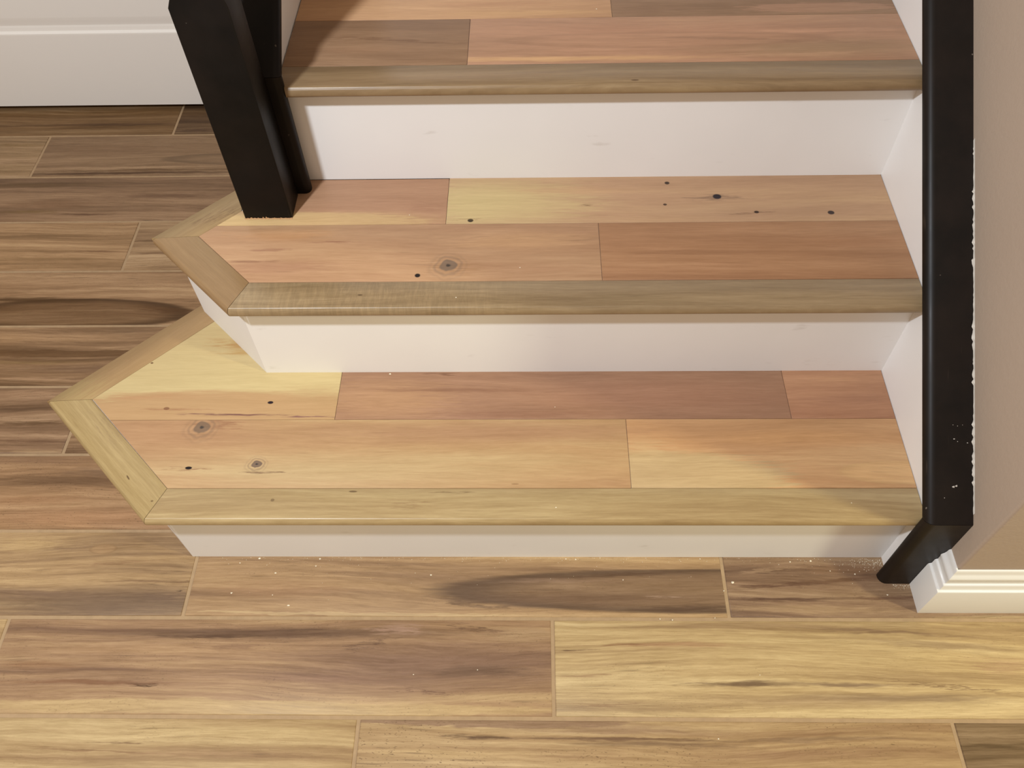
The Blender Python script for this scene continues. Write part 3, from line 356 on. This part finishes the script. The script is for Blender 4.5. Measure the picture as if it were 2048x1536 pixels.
PLANKS = {1: [('t1a', -1.45, -0.433, 0.0284, 0.1554), ('t1b', -0.433, -0.0005, 0.0284, 0.1554), ('t1c', -1.45, -0.906, 0.1554, 0.407), ('t1d', -0.906, -0.1665, 0.1554, 0.253), ('t1e', -0.1665, -0.0005, 0.1554, 0.253)], 2: [('t2a', -1.45, -0.477, 0.2799, 0.405), ('t2b', -0.477, -0.0005, 0.2799, 0.405), ('t2c', -1.3, -0.7225, 0.405, 0.5147), ('t2d', -0.7225, -0.0005, 0.405, 0.5166)], 3: [('t3a', -0.965, -0.6815, 0.5436, 0.6688), ('t3b', -0.6815, -0.0005, 0.5436, 0.6688), ('t3c', -0.965, -0.4537, 0.6688, 0.777), ('t3d', -0.4537, -0.0005, 0.6688, 0.777)], 4: [('t4a', -0.965, -0.52, 0.8044, 0.93), ('t4b', -0.52, -0.0005, 0.8044, 0.93), ('t4c', -0.965, -0.0005, 0.93, 1.035)]}
CRUMBS = [(-0.2543, -0.0451, 0.0, 0.0024, 'largest white crumb, on the floor just right of a grout joint'), (-0.9853, -0.0866, 0.0, 0.0019, 'round pale crumb near the grout line below the left part of the bottom riser'), (-1.084, -0.0653, 0.0, 0.0016, 'small pale crumb, leftmost of those lying out on the floor tile'), (-1.0167, -0.0299, 0.0, 0.0016, None), (-0.9501, -0.0172, 0.0, 0.0013, 'sliver of pale wood on the floor close to the bottom riser'), (-0.9451, -0.0045, 0.0, 0.0014, None), (-0.7543, -0.0329, 0.0, 0.0013, 'tiny upright pale chip on the floor beside the dark oval figure'), (-0.5279, -0.0038, 0.0, 0.0013, None), (-0.5119, -0.0047, 0.0, 0.0012, None), (-0.4344, -0.0411, 0.0, 0.001, None), (-0.3793, -0.1075, 0.0, 0.0011, None), (-0.3594, -0.1091, 0.0, 0.0012, None), (-0.2008, 0.0021, 0.0, 0.0013, None), (-0.1535, -0.0087, 0.0, 0.0014, None), (-0.119, -0.0068, 0.0, 0.0016, None), (-0.0504, -0.0298, 0.0, 0.0014, None), (-0.2703, -0.0599, 0.0, 0.0011, None), (-0.006, -0.0661, 0.0, 0.0014, None), (-0.7706, -0.1977, 0.0, 0.001, 'single tiny crumb on the wide brown tile near the front'), (-0.6709, -0.1903, 0.0, 0.0009, None), (-0.3096, -0.2903, 0.0, 0.001, 'tiny crumb on the frontmost row of floor tiles'), (-1.0149, -0.0686, 0.0, 0.0009, None), (-0.2909, -0.1056, 0.0, 0.001, None), (-0.8946, 0.0011, 0.0, 0.0014, None), (-1.0487, -0.0037, 0.0, 0.0016, None), (-1.0805, -0.0119, 0.0, 0.001, None), (-0.0903, -0.0246, 0.0, 0.001, None), (-0.3028, -0.0035, 0.0, 0.001, None), (-0.4705, -0.0019, 0.0, 0.0009, None), (-0.2334, -0.1961, 0.0, 0.0008, None), (-0.8242, 0.2475, 0.18684, 0.0016, 'small white crumb on the bottom tread against its riser'), (-0.5468, 0.179, 0.18684, 0.0007, None), (-0.6981, 0.2466, 0.38, 0.0009, None), (-0.6023, 0.3076, 0.38, 0.0009, None), (-0.7829, 0.4265, 0.38, 0.0009, None), (-0.478, 0.6924, 0.57618, 0.0009, None), (-0.5488, -0.0047, 0.18684, 0.0009, None), (-0.1051, 0.0029, 0.18684, 0.0008, None)]
FLECKS = [(0.0217, -0.0023, 0.0026), (0.0259, -0.0012, 0.0019), (0.0224, 0.0533, 0.0014), (0.0273, 0.0504, 0.0008), (0.0416, 0.0487, 0.001), (0.0209, 0.0696, 0.0007), (0.0273, 0.0684, 0.0007), (0.0089, -0.0151, 0.0008), (0.0344, 0.0695, 0.0006)]
def flat(name, c, rough, spec=0.5, mott=0.03, mscale=3.0, bump=0.0, bscale=300.0, bd=0.0004):
    s = NT(name)
    P = s.n('ShaderNodeNewGeometry').outputs['Position']
    a = s.noise(P, mscale, 4.0, 0.6)
    v = s.mr(a, 0.3, 0.7, 1-mott, 1+mott, False)
    cb = s.n('ShaderNodeCombineXYZ')
    for i in range(3): s.set(cb.inputs[i], v)
    col = s.mix(1.0, c, cb.outputs[0], 'MULTIPLY')
    if bump: s.bump(s.noise(P, bscale, 3.0, 0.6), bump, bd)
    return s.done(col, rough, spec)

# painted trim white, with faint scuffs
def riser_mat():
    s = NT('painted_white')
    P = s.n('ShaderNodeNewGeometry').outputs['Position']
    a = s.noise(P, 4.0, 3.0, 0.6)
    c = s.ramp(a, [(0.3, WHITE[0]), (0.7, WHITE[1])])
    sc = s.noise(s.vm('MULTIPLY', P, (14, 14, 40)), 1.0, 3.0, 0.55)
    c = s.mix(s.mr(sc, 0.66, 0.82, 0.0, 0.30), c, (0.36, 0.30, 0.24, 1))
    s.bump(s.noise(P, 90.0, 2.0, 0.5), 0.05, 0.0004)
    return s.done(c, 0.42, 0.4)
WHITE = ((0.79, 0.775, 0.755, 1), (0.83, 0.815, 0.795, 1))
M_RISER = riser_mat()
M_TRIM = flat('trim_white', (0.76, 0.745, 0.71, 1), 0.35, 0.5, 0.02, 5.0, 0.04, 60.0)
M_DOOR = flat('door_white', (0.78, 0.75, 0.70, 1), 0.38, 0.5, 0.01)
M_CAULK = flat('caulk_white', (0.60, 0.56, 0.50, 1), 0.6, 0.3, 0.1, 60.0, 0.3, 400.0)
M_GROUT = flat('grout', GROUT if not GREY else (0.4, 0.29, 0.175, 1), 0.85, 0.2, 0.08, 60.0, 0.3, 900.0)
M_DUST = flat('sawdust', (0.85, 0.78, 0.62, 1), 0.9, 0.1, 0.05)

def wall_mat():
    s = NT('wall_paint')
    P = s.n('ShaderNodeNewGeometry').outputs['Position']
    a = s.noise(P, 2.5, 3.0, 0.5)
    c = s.ramp(a, [(0.3, (0.40, 0.315, 0.245, 1)), (0.7, (0.425, 0.335, 0.26, 1))])
    n1 = s.noise(P, 190.0, 3.0, 0.55); n2 = s.noise(P, 60.0, 2.0, 0.5)
    s.bump(s.math('ADD', n1, n2), 0.28, 0.0012)
    return s.done(c, 0.62, 0.35)
M_WALL = wall_mat()

def black_mat(name, speck, spec=0.24, k=1.0):
    s = NT(name)
    tc = s.n('ShaderNodeNewGeometry').outputs['Position']
    a = s.noise(tc, 9.0, 4.0, 0.6)
    c = s.ramp(a, [(0.35, (0.0062*k, 0.0045*k, 0.0036*k, 1)), (0.7, (0.0150*k, 0.0095*k, 0.0070*k, 1))])
    # scuffs and paint specks
    sp = s.noise(tc, 95.0, 2.0, 0.5)
    c = s.mix(s.mr(sp, 0.745, 0.79, 0.0, speck), c, (0.30, 0.25, 0.20, 1))
    st = s.noise(s.vm('MULTIPLY', tc, (260, 12, 12)), 1.0, 2.0, 0.5)
    c = s.mix(s.mr(st, 0.70, 0.80, 0.0, speck*0.35), c, (0.12, 0.085, 0.06, 1))
    rg = s.mr(s.noise(tc, 14.0, 3.0, 0.6), 0.3, 0.7, 0.36, 0.50, False)
    s.bump(s.noise(s.vm('MULTIPLY', tc, (160, 40, 40)), 1.0, 3.0, 0.6), 0.06, 0.0005)
    return s.done(c, rg, spec)
M_BLACK = black_mat('black_paint', 0.5)
M_BLACK2 = black_mat('black_newel_paint', 0.25, 0.16, 0.6)
M_DARK = flat('dark_gap', (0.02, 0.017, 0.014, 1), 0.9, 0.1)

def board(name, vf, key, parent, **kw):
    v, f = vf
    loc = [(min(p[i] for p in v)+max(p[i] for p in v))/2 for i in range(3)]
    sp = SPEC[key]
    if name == 'nosing_board': sp = dict(sp, rough=0.33, spec=0.5)
    m = wood('wood_'+key, loc, **sp) if not GREY else M_GREY
    return mesh_obj(name, v, f, m, parent, loc=loc, smooth=math.radians(50), **kw)

# ------------------------------------------------------------------ measures
H = [0.0, 0.18684, 0.380, 0.57618, 0.7700]       # tread tops
Y = [0.0, 0.25149, 0.51523, 0.7760]              # riser faces
NOSE, TH, SW = 0.0281, 0.0175, 0.0565            # overhang, tread thickness, nosing width
TP, TY0 = 0.15529, -0.26249                      # tile pitch, a grout line
SLOPE = 0.736

# ------------------------------------------------------------------ floor
fl = mesh_obj('floor', *box(-2.6, 1.1, -1.3, 1.62, -0.05, -0.0016), M_GROUT, kind='structure')
G = 0.0030
rows = [(-4, None), (-3, None), (-2, None), (-1, 0.0405), (0, -0.5527), (1, -0.2675), (2, -0.80), (3, -0.567),
        (4, -1.10), (5, -0.93), (6, -0.5885), (7, -1.05), (8, -0.900), (9, -0.592)]
SOLID = [(-1.10, 0.0, 0.0, 1.3)]
TL = 0.889
for k, j in rows:
    y0 = TY0 + (k-1)*TP + TP*1 - TP; y0 = TY0 + k*TP; y1 = y0 + TP
    if j is None: j = {-4: -0.2, -3: 0.1, -2: -0.33}[k]
    y1c = min(y1, 1.50)
    if k < -3: continue
    n0 = math.floor((-2.5-j)/TL)
    x = j + n0*TL
    while x < 1.0:
        a, b = max(x, -2.5), min(x+TL, 1.0)
        if b-a > 0.02 and not (y0 > 0.01 and a > -0.95):
            key = 'f%d_%d' % (k, round((x-j)/TL))
            if key not in SPEC: key_spec(key, k)
            board('tile', slab(rect(a+G, b-G, y0+G, y1c-G), -0.012, 0.0, 0.0016), key, fl)
        x += TL

# ------------------------------------------------------------------ walls
def wall_corner():
    # left face x=.05, front face y=-.080 with a softly rounded corner
    r = 0.005; cx, cy = 0.050+r, -0.080+r
    pts = [(1.10, -0.080)]
    pts = [(cx+0, cy-r)] + [(cx-r*math.sin(t), cy-r*math.cos(t)) for t in [math.pi/8*i for i in range(1, 4)]] + [(cx-r, cy)]
    poly = [(1.10, -0.080), (1.10, 1.62), (0.050, 1.62)] + pts[::-1]
    return slab(poly, 0.0, 2.45)
v, f = wall_corner()
mesh_obj('wall_right', v, f, M_WALL, kind='structure', smooth=math.radians(40))

# baseboard: profile (out from wall, z)
BP = [(0.0, 0.0), (0.016, 0.0), (0.016, 0.0795), (0.0150, 0.0825), (0.0118, 0.0838), (0.0112, 0.0850), (0.0112, 0.0965), (0.0100, 0.0985),
      (0.0078, 0.0995), (0.0078, 0.1100), (0.0088, 0.1125), (0.0090, 0.1150), (0.0078, 0.1180), (0.0052, 0.1210), (0.0038, 0.1260), (0.0034, 0.1310), (0.0022, 0.1330), (0.0, 0.1335)]
r0 = [(0.0502-d, -0.0472, z) for d, z in BP]
r1 = [(0.0502-d, -0.0802-d, z) for d, z in BP]
r2 = [(1.10, -0.0802-d, z) for d, z in BP]
v, f = loft([r0, r1, r2])
mesh_obj('baseboard_right', v, f, M_TRIM, kind='structure', smooth=math.radians(35))

# left knee wall carrying the sloping cap
zt = lambda y: 0.247-0.0420+SLOPE*y
def knee(x0, x1, y0, y1, zb):
    return loft([[(x, y0, zb), (x, y0, zt(y0)), (x, y1, zt(y1)), (x, y1, zb)] for x in (x0, x1)])
v, f = knee(-1.055, -0.9745, 0.5165, 1.29, 0.0)
mesh_obj('wall_left', v, f, M_WALL, kind='structure')
mesh_obj('wall_back', *merge(box(-2.6, -2.235, 1.30, 1.42, 0, 2.45), box(-1.215, 0.05, 1.30, 1.42, 0, 2.45), box(-2.235, -1.215, 1.30, 1.42, 2.06, 2.45),
         box(-2.235, -1.215, 1.40, 1.42, 0, 2.06)), M_WALL, kind='structure')  # last box: added, unseen behind the door, keeps world light out of its gap

# door: stile-and-rail face with a sunk moulded panel
DX0, DX1, DY = -2.205, -1.245, 1.2350
dr = mesh_obj('door_1', *merge(box(DX0, DX1, DY+0.012, DY+0.040, 0.017, 2.03)), M_DOOR, kind='structure')
def ring_panel(x0, x1, z0, z1):
    """moulded edge running round a panel, from the rail face down to the panel field"""
    prof = [(0.0, 0.0), (0.0030, 0.0006), (0.0055, 0.0040), (0.0075, 0.0062), (0.0130, 0.0072), (0.0165, 0.0090), (0.0195, 0.0100), (0.0225, 0.0092), (0.0300, 0.0066), (0.0400, 0.0040), (0.0440, 0.0036)]
    rings = [[(x0+a, DY+b, z0+a), (x1-a, DY+b, z0+a), (x1-a, DY+b, z1-a), (x0+a, DY+b, z1-a)] for a, b in prof]
    V = [p for r in rings for p in r]; F = []
    for k in range(len(rings)-1):
        for i in range(4):
            j = (i+1) % 4; F.append((4*k+i, 4*k+j, 4*k+4+j, 4*k+4+i))
    F.append(tuple(range(4*(len(rings)-1), 4*len(rings))))
    return V, F
PZ0 = 0.2120
mesh_obj('door_rail', *merge(box(DX0, DX1, DY, DY+0.012, 0.017, PZ0), box(DX0, DX0+0.115, DY, DY+0.012, PZ0, 2.03), box(DX1-0.115, DX1, DY, DY+0.012, PZ0, 2.03),
         box(DX0+0.115, DX1-0.115, DY, DY+0.012, 0.86, 1.00), box(DX0+0.115, DX1-0.115, DY, DY+0.012, 1.92, 2.03)), M_DOOR, dr)
mesh_obj('door_panel', *ring_panel(DX0+0.115, DX1-0.115, PZ0, 0.86), M_DOOR, dr, smooth=math.radians(30))
mesh_obj('door_panel', *ring_panel(DX0+0.115, DX1-0.115, 1.00, 1.92), M_DOOR, dr, smooth=math.radians(30))
mesh_obj('trim_1', *merge(box(DX0-0.09, DX0-0.004, 1.262, 1.300, 0, 2.10), box(DX1+0.004, DX1+0.09, 1.262, 1.300, 0, 2.10), box(DX0-0.004, DX1+0.004, 1.262, 1.300, 2.034, 2.10)), M_TRIM, kind='structure')
mesh_obj('baseboard_back', *loft([[(x, 1.300-d, z) for d, z in BP] for x in (DX1+0.09, -1.056)]), M_TRIM, kind='structure')

# ------------------------------------------------------------------ staircase
st = bpy.data.objects.new('staircase', None); st.location = (-0.5, 0.0, 0.0)
link(st, label='wide wooden staircase with white risers and two arrow-ended bottom treads', cat='staircase')
SWL = {1: (-1.201, -1.164), 2: (-0.818, -0.7835)}   # x+y of nosing edge / riser face (45 degree side)
NWL = {1: (1.587, 1.575), 2: (1.572, 1.562)}        # y-x of tread edge / box face
XR = 0.0
XL3 = -0.9665

def riser_poly(k):
    y0 = Y[k-1]; sw = SWL[k][1]; nw = NWL[k][1]
    a = (sw-y0, y0); b = ((sw-nw)/2, (sw+nw)/2)
    return a, b
for k in (1, 2):
    a, b = riser_poly(k); z0, z1 = H[k-1], H[k]-TH-0.0002
    t = 0.014
    xe = -1.058
    c = (xe, xe+NWL[k][1])
    # three faces of the box: front riser, 45 degree riser, back skirt
    mesh_obj('riser', *slab([(XR, a[1]), (XR, a[1]+t), (a[0]+t*0.41, a[1]+t), a], z0, z1), M_RISER, st)
    i_a = (a[0]+t*0.41, a[1]+t); i_b = (b[0]+t*1.414, b[1]); 
    mesh_obj('riser', *slab([a, i_a, i_b, b], z0, z1), M_RISER, st)
    mesh_obj('riser', *slab([b, i_b, (c[0], c[1]-t*1.414), c], z0, z1), M_RISER, st)
for k in (3, 4):
    mesh_obj('riser', *box(XL3, XR, Y[k-1], Y[k-1]+0.014, H[k-1], H[k]-TH-0.0002), M_RISER, st)

# nosing profile: t (0 outer .. 1 inner), z below tread top
def nose_prof(w, zt_, r2=0.0062, e=0.0006):
    # bottom round, bulging face, crisp arris, flat top
    P = [(1.0, -TH)]
    for i in range(0, 6):
        a = math.pi/2*i/5
        P.append(((r2-r2*math.sin(a))/w, -TH+r2-r2*math.cos(a)))
    rb, rz = 0.0042, TH-r2-0.0022
    for i in range(1, 7):
        a = math.pi/2*i/6*0.80
        P.append(((rb-rb*math.cos(a))/w, -TH+r2+rz*math.sin(a)/math.sin(math.pi/2*0.80)))
    P += [(0.0034/w, -0.0012), (0.0042/w, -0.0005), (0.0052/w, -0.0001), (0.0066/w, 0.0), (1.0-e/w, 0.0), (1.0, -e)]
    return [(t, zt_+z) for t, z in P]
def square_prof(w, zt_, e=0.0010):
    return [(1.0, zt_-TH), (0.0, zt_-TH), (0.0, zt_-e), (e/w, zt_), (1.0-0.0006/w, zt_), (1.0, zt_-0.0006)]
def strip(A0, A1, B0, B1, prof):
    """sweep prof between end A (outer A0, inner A1) and end B"""
    rings = []
    for O, I in ((A0, A1), (B0, B1)):
        rings.append([(O[0]+(I[0]-O[0])*t, O[1]+(I[1]-O[1])*t, z) for t, z in prof])
    return loft(rings)
S2 = math.sqrt(2)
GP = 0.00035
for k in (1, 2):
    z = H[k]; yf = Y[k-1]-NOSE; so = SWL[k][0]; si = so+SW*S2; no = NWL[k][0]; ww = 0.0505; ni = no-ww*S2; yi = yf+SW
    tipo = ((so-no)/2, (so+no)/2); tipi = ((si-ni)/2, (si+ni)/2)
    lowo = (so-yf, yf); lowi = (si-yi, yi)
    core = [(XR-0.001, yf+0.012), (XR-0.001, Y[k]+0.012), (-1.058 if k == 2 else -1.058, Y[k]+0.012)]
    corepoly = ccw(clip(clip(rect(-1.45, XR-0.001, yf+0.015, {1: 0.42, 2: 0.5145}[k]), -1, -1, -(so+0.020)), -1, 1, no-0.004))
    tr = mesh_obj('tread', *slab(corepoly, z-TH, z-0.0022), M_RISER, st)
    # side extension of the arrow past the riser line, under the newel
    # mitred nosing boards
    board('nosing_board', strip((lowo[0]+GP, yf), (lowi[0]+GP, yi-GP), (XR-0.0015, yf), (XR-0.0015, yi-GP), nose_prof(SW, z)), 't%dn' % k, tr)
    board('nosing_board', strip((tipo[0]+GP, tipo[1]-GP*1.5), (tipi[0]-GP, tipi[1]-GP*1.5), (lowo[0]-GP, lowo[1]+GP), (lowi[0]-GP, lowi[1]), nose_prof(SW, z)), 't%ds' % k, tr)
    xe = {1: -1.062, 2: -1.062}[k]
    board('edge_board', strip((tipo[0]+GP, tipo[1]+GP*0.5), (tipi[0]-GP, tipi[1]+GP*0.5), (xe, xe+no), (xe, xe+ni), square_prof(ww, z)), 't%dw' % k, tr)
    for key, x0, x1, y0, y1 in PLANKS[k]:
        p = rect(x0+GP, x1-GP, y0+GP, y1-GP)
        p = clip(p, -1, -1, -(si+GP)); p = clip(p, -1, 1, ni-GP)
        board('plank', slab(p, z-TH+0.0005, z, 0.0006), key, tr)
for k in (3, 4):
    z = H[k]; yf = Y[k-1]-NOSE; yi = yf+SW
    tr = mesh_obj('tread', *slab(rect(XL3+0.001, XR-0.001, yf+0.018, Y[k-1]+0.26 if k == 4 else Y[k]+0.013), z-TH, z-0.0022), M_RISER, st)
    board('nosing_board', strip(((XL3+0.0015 if k == 4 else -0.9520), yf), ((XL3+0.0015 if k == 4 else -0.9662), yi-GP), (XR-0.0015, yf), (XR-0.0015, yi-GP), nose_prof(SW, z)), 't%dn' % k, tr)
    for key, x0, x1, y0, y1 in PLANKS[k]:
        board('plank', slab(rect(x0+GP, x1-GP, y0+GP, y1-GP), z-TH+0.0005, z, 0.0006), key, tr)

# white skirt boards beside the treads
def skirt(x0, x1, y0, y1, zb0):
    top = lambda y: 0.247-0.0215+SLOPE*y
    return loft([[(x, y0, zb0), (x, y0, top(y0)), (x, y1, top(y1)), (x, y1, 0.0 if zb0 == 0 else zb0)] for x in (x0, x1)])
mesh_obj('skirt_board', *skirt(XR, 0.0499, -0.0282, 1.29, 0.0), M_RISER, st)
mesh_obj('skirt_board', *loft([[(x, 0.5165, H[2]), (x, 0.5165, 0.2250+SLOPE*0.5165), (x, 1.29, 0.2250+SLOPE*1.29), (x, 1.29, H[2])] for x in (-0.9745, XL3)]), M_RISER, st)

# ------------------------------------------------------------------ black caps
def cap_profile(xa, xb, r, mirror=False):
    """(x, depth fraction) with the free edge rounded"""
    T = 0.0185; P = []
    rb = 0.004
    for i in range(6):
        a = math.pi/2*i/5; P.append((xa+r-r*math.sin(a), (r-r*math.cos(a))/T))
    P = P   # from the outer face round to the side
    Q = [(xa+rb-rb*math.cos(math.pi/2*i/3), (T-rb+rb*math.sin(math.pi/2*i/3))/T) for i in range(4)]
    P = P + Q + [(xb, 1.0), (xb, 0.0)]
    if mirror: P = [(xa+xb-x, d) for x, d in P]
    return P
T = 0.0185; CS = math.cos(math.atan(SLOPE))
def cap_piece(prof, yf, z0, ytop):
    ztop = lambda y: 0.247+SLOPE*y
    yi = yf+T
    o1, i1 = (yf, ztop(yf)), (yi, ztop(yi)-T/CS)
    def ring(o, i): return [(x, o[0]+(i[0]-o[0])*d, o[1]+(i[1]-o[1])*d) for x, d in prof]
    e = loft([ring((yf, z0), (yi, z0)), ring((o1[0], o1[1]-0.0004), (i1[0], i1[1]-0.0004))])
    n = (-SLOPE*CS, CS)
    c = loft([ring((o1[0]+0.0002, o1[1]+0.0002), (i1[0]+0.0002, i1[1]+0.0002)), ring((ytop, ztop(ytop)), (ytop-n[0]*T, ztop(ytop)-n[1]*T))])
    return e, c
wc = bpy.data.objects.new('sloping_cap', None); wc.location = (0.017, -0.036, 0.0)
link(wc, label='black sloping cap board along the textured wall, bending straight down to the floor', cat='trim board')
e, c = cap_piece(cap_profile(-0.0160, 0.0499, 0.0130), -0.0468, 0.0, 1.27)
mesh_obj('cap_board', *c, M_BLACK, wc, smooth=math.radians(40))
mesh_obj('end_board', *e, M_BLACK, wc, smooth=math.radians(40))
# torn caulk between the cap and the textured wall
rnd = random.Random(5)
V, F = [], []
yy = -0.035; i = 0
while yy < 0.40:
    d = 0.0004+0.0030*rnd.random()**1.6*(1.0 if math.sin(yy*47)+rnd.random() > .1 else .25)
    zz = 0.247+SLOPE*yy
    V += [(0.0500, yy, zz+0.0050), (0.0500-d, yy, zz+0.0006+0.0008*rnd.random()), (0.0500-d*0.6, yy, zz+0.0022)]
    yy += 0.0018+0.0030*rnd.random(); i += 1
for k in range(i-1):
    a = 3*k; b = a+3
    F += [(a, a+2, b+2, b), (a+2, a+1, b+1, b+2)]
mesh_obj('caulk_line', V, F, M_CAULK, wc, label='torn white caulk line')

V, F = [], []
for x, y, r in FLECKS:
    q = random.Random(x)
    pts = [(x+r*(0.6+.6*q.random())*math.cos(a*1.047), y+0.6*r*(0.5+.7*q.random())*math.sin(a*1.047)) for a in range(6)]
    k = len(V); V += [(px, py, 0.2472+SLOPE*py) for px, py in pts]+[(x, y, 0.2478+SLOPE*y)]
    F += [(k+a, k+(a+1) % 6, k+6) for a in range(6)]
mesh_obj('paint_fleck', V, F, M_CAULK, wc, label='chipped white paint flecks', kind='stuff')

wl = bpy.data.objects.new('sloping_cap', None); wl.location = (-1.01, 0.50, H[2])
link(wl, label='black sloping cap board behind the square newel post', cat='trim board')
e, c = cap_piece(cap_profile(-1.070, -0.9525, 0.0100, True), 0.4800, H[2], 1.27)
mesh_obj('cap_board', *c, M_BLACK2, wl, smooth=math.radians(40))
mesh_obj('end_board', *e, M_BLACK2, wl, smooth=math.radians(40))

# ------------------------------------------------------------------ newel post
NX0, NX1, NY0, NY1 = -1.0519, -0.9738, 0.4209, 0.4796
def sq(ins, z):
    r = 0.0025
    x0, x1, y0, y1 = NX0+ins, NX1-ins, NY0+ins, NY1-ins
    P = []
    for cx, cy, a0 in ((x0+r, y0+r, math.pi), (x1-r, y0+r, 1.5*math.pi), (x1-r, y1-r, 0), (x0+r, y1-r, .5*math.pi)):
        for i in range(4):
            a = a0+math.pi/2*i/3; P.append((cx+r*math.cos(a), cy+r*math.sin(a), z))
    return P
nw = mesh_obj('newel_post', *loft([sq(0, H[2]), sq(0, 0.742), sq(0.004, 0.752), sq(0.004, 0.756), sq(0.009, 0.775), sq(0.009, 1.16)]), M_BLACK2,
              smooth=math.radians(40), label='square black newel post standing on the second tread', cat='newel post')
mesh_obj('post_cap', *loft([sq(-0.004, 1.16), sq(-0.012, 1.168), sq(-0.012, 1.182), sq(0.0, 1.192), sq(0.030, 1.205)]), M_BLACK2, nw, smooth=math.radians(40))
def frayed():
    V, F = [], []; n = 46; rr = random.Random(9)
    for i in range(n+1):
        x = NX0+(NX1-NX0)*i/n
        hgt = 0.0006+0.0034*(rr.random()**3)*(1.4 if .1 < i/n < .65 else 0.4)
        V += [(x, NY0-0.0010-0.0016*rr.random(), H[2]+0.0002), (x, NY0-0.0006, H[2]+0.0003+hgt), (x, NY0+0.001, H[2]+hgt)]
    for i in range(n):
        a = 3*i; b = a+3; F += [(a, b, b+1, a+1), (a+1, b+1, b+2, a+2)]
    return V, F
s_ = NT('raw_wood'); M_RAW = s_.done((0.42, 0.24, 0.12, 1), 0.8, 0.2)
mesh_obj('frayed_foot', *frayed(), M_RAW, nw, label='torn unpainted foot')

# ------------------------------------------------------------------ crumbs and dust
def crumb(x, y, z, r, seed):  # a chip of plaster
    rr = random.Random(seed); V = []
    for j in range(6):
        a = j*math.pi/3+rr.random()*.5; q = r*(0.65+0.5*rr.random())
        V.append((x+q*math.cos(a)*1.2, y+q*math.sin(a), z+r*0.15))
    V += [(x, y, z+r*1.0), (x, y, z)]
    F = [(j, (j+1) % 6, 6) for j in range(6)]+[((j+1) % 6, j, 7) for j in range(6)]
    return V, F
for i, (x, y, z, r, lab) in enumerate(CRUMBS):
    if lab:
        v, f = crumb(x, y, z+0.00005, r, i)
        mesh_obj('paint_crumb', v, f, M_DUST, label=lab, cat='crumb', group='pale crumbs of building dust')
rr = random.Random(3); V, F = [], []
def fleck(x, y, r):
    k = len(V); a0 = rr.random()*3
    for j in range(3): V.append((x+r*math.cos(a0+j*2.1), y+r*math.sin(a0+j*2.1), 0.0002))
    V.append((x, y, r*0.8+0.0002)); F.extend([(k, k+1, k+3), (k+1, k+2, k+3), (k+2, k, k+3), (k, k+2, k+1)])
for i, (x, y, z, r, lab) in enumerate(CRUMBS):
    if not lab:
        v, f = crumb(x, y, z+0.00005, r, i); V, F = merge((V, F), (v, f))
for _ in range(150):
    fleck(-0.002-abs(rr.gauss(0, 0.035)), -0.003-abs(rr.gauss(0, 0.010)), 0.0003+0.0006*rr.random())
for _ in range(260):
    fleck(-1.12+1.12*rr.random(), -0.0015-abs(rr.gauss(0, 0.0045 if rr.random() < .8 else .03)), 0.00025+0.0006*rr.random()**2)
for _ in range(60):
    fleck(0.005+0.03*rr.random(), -0.048-abs(rr.gauss(0, 0.004)), 0.0003+0.0005*rr.random())
mesh_obj('sawdust', V, F, M_DUST, label='fine pale dust along the foot of the bottom riser', cat='dust', kind='stuff')
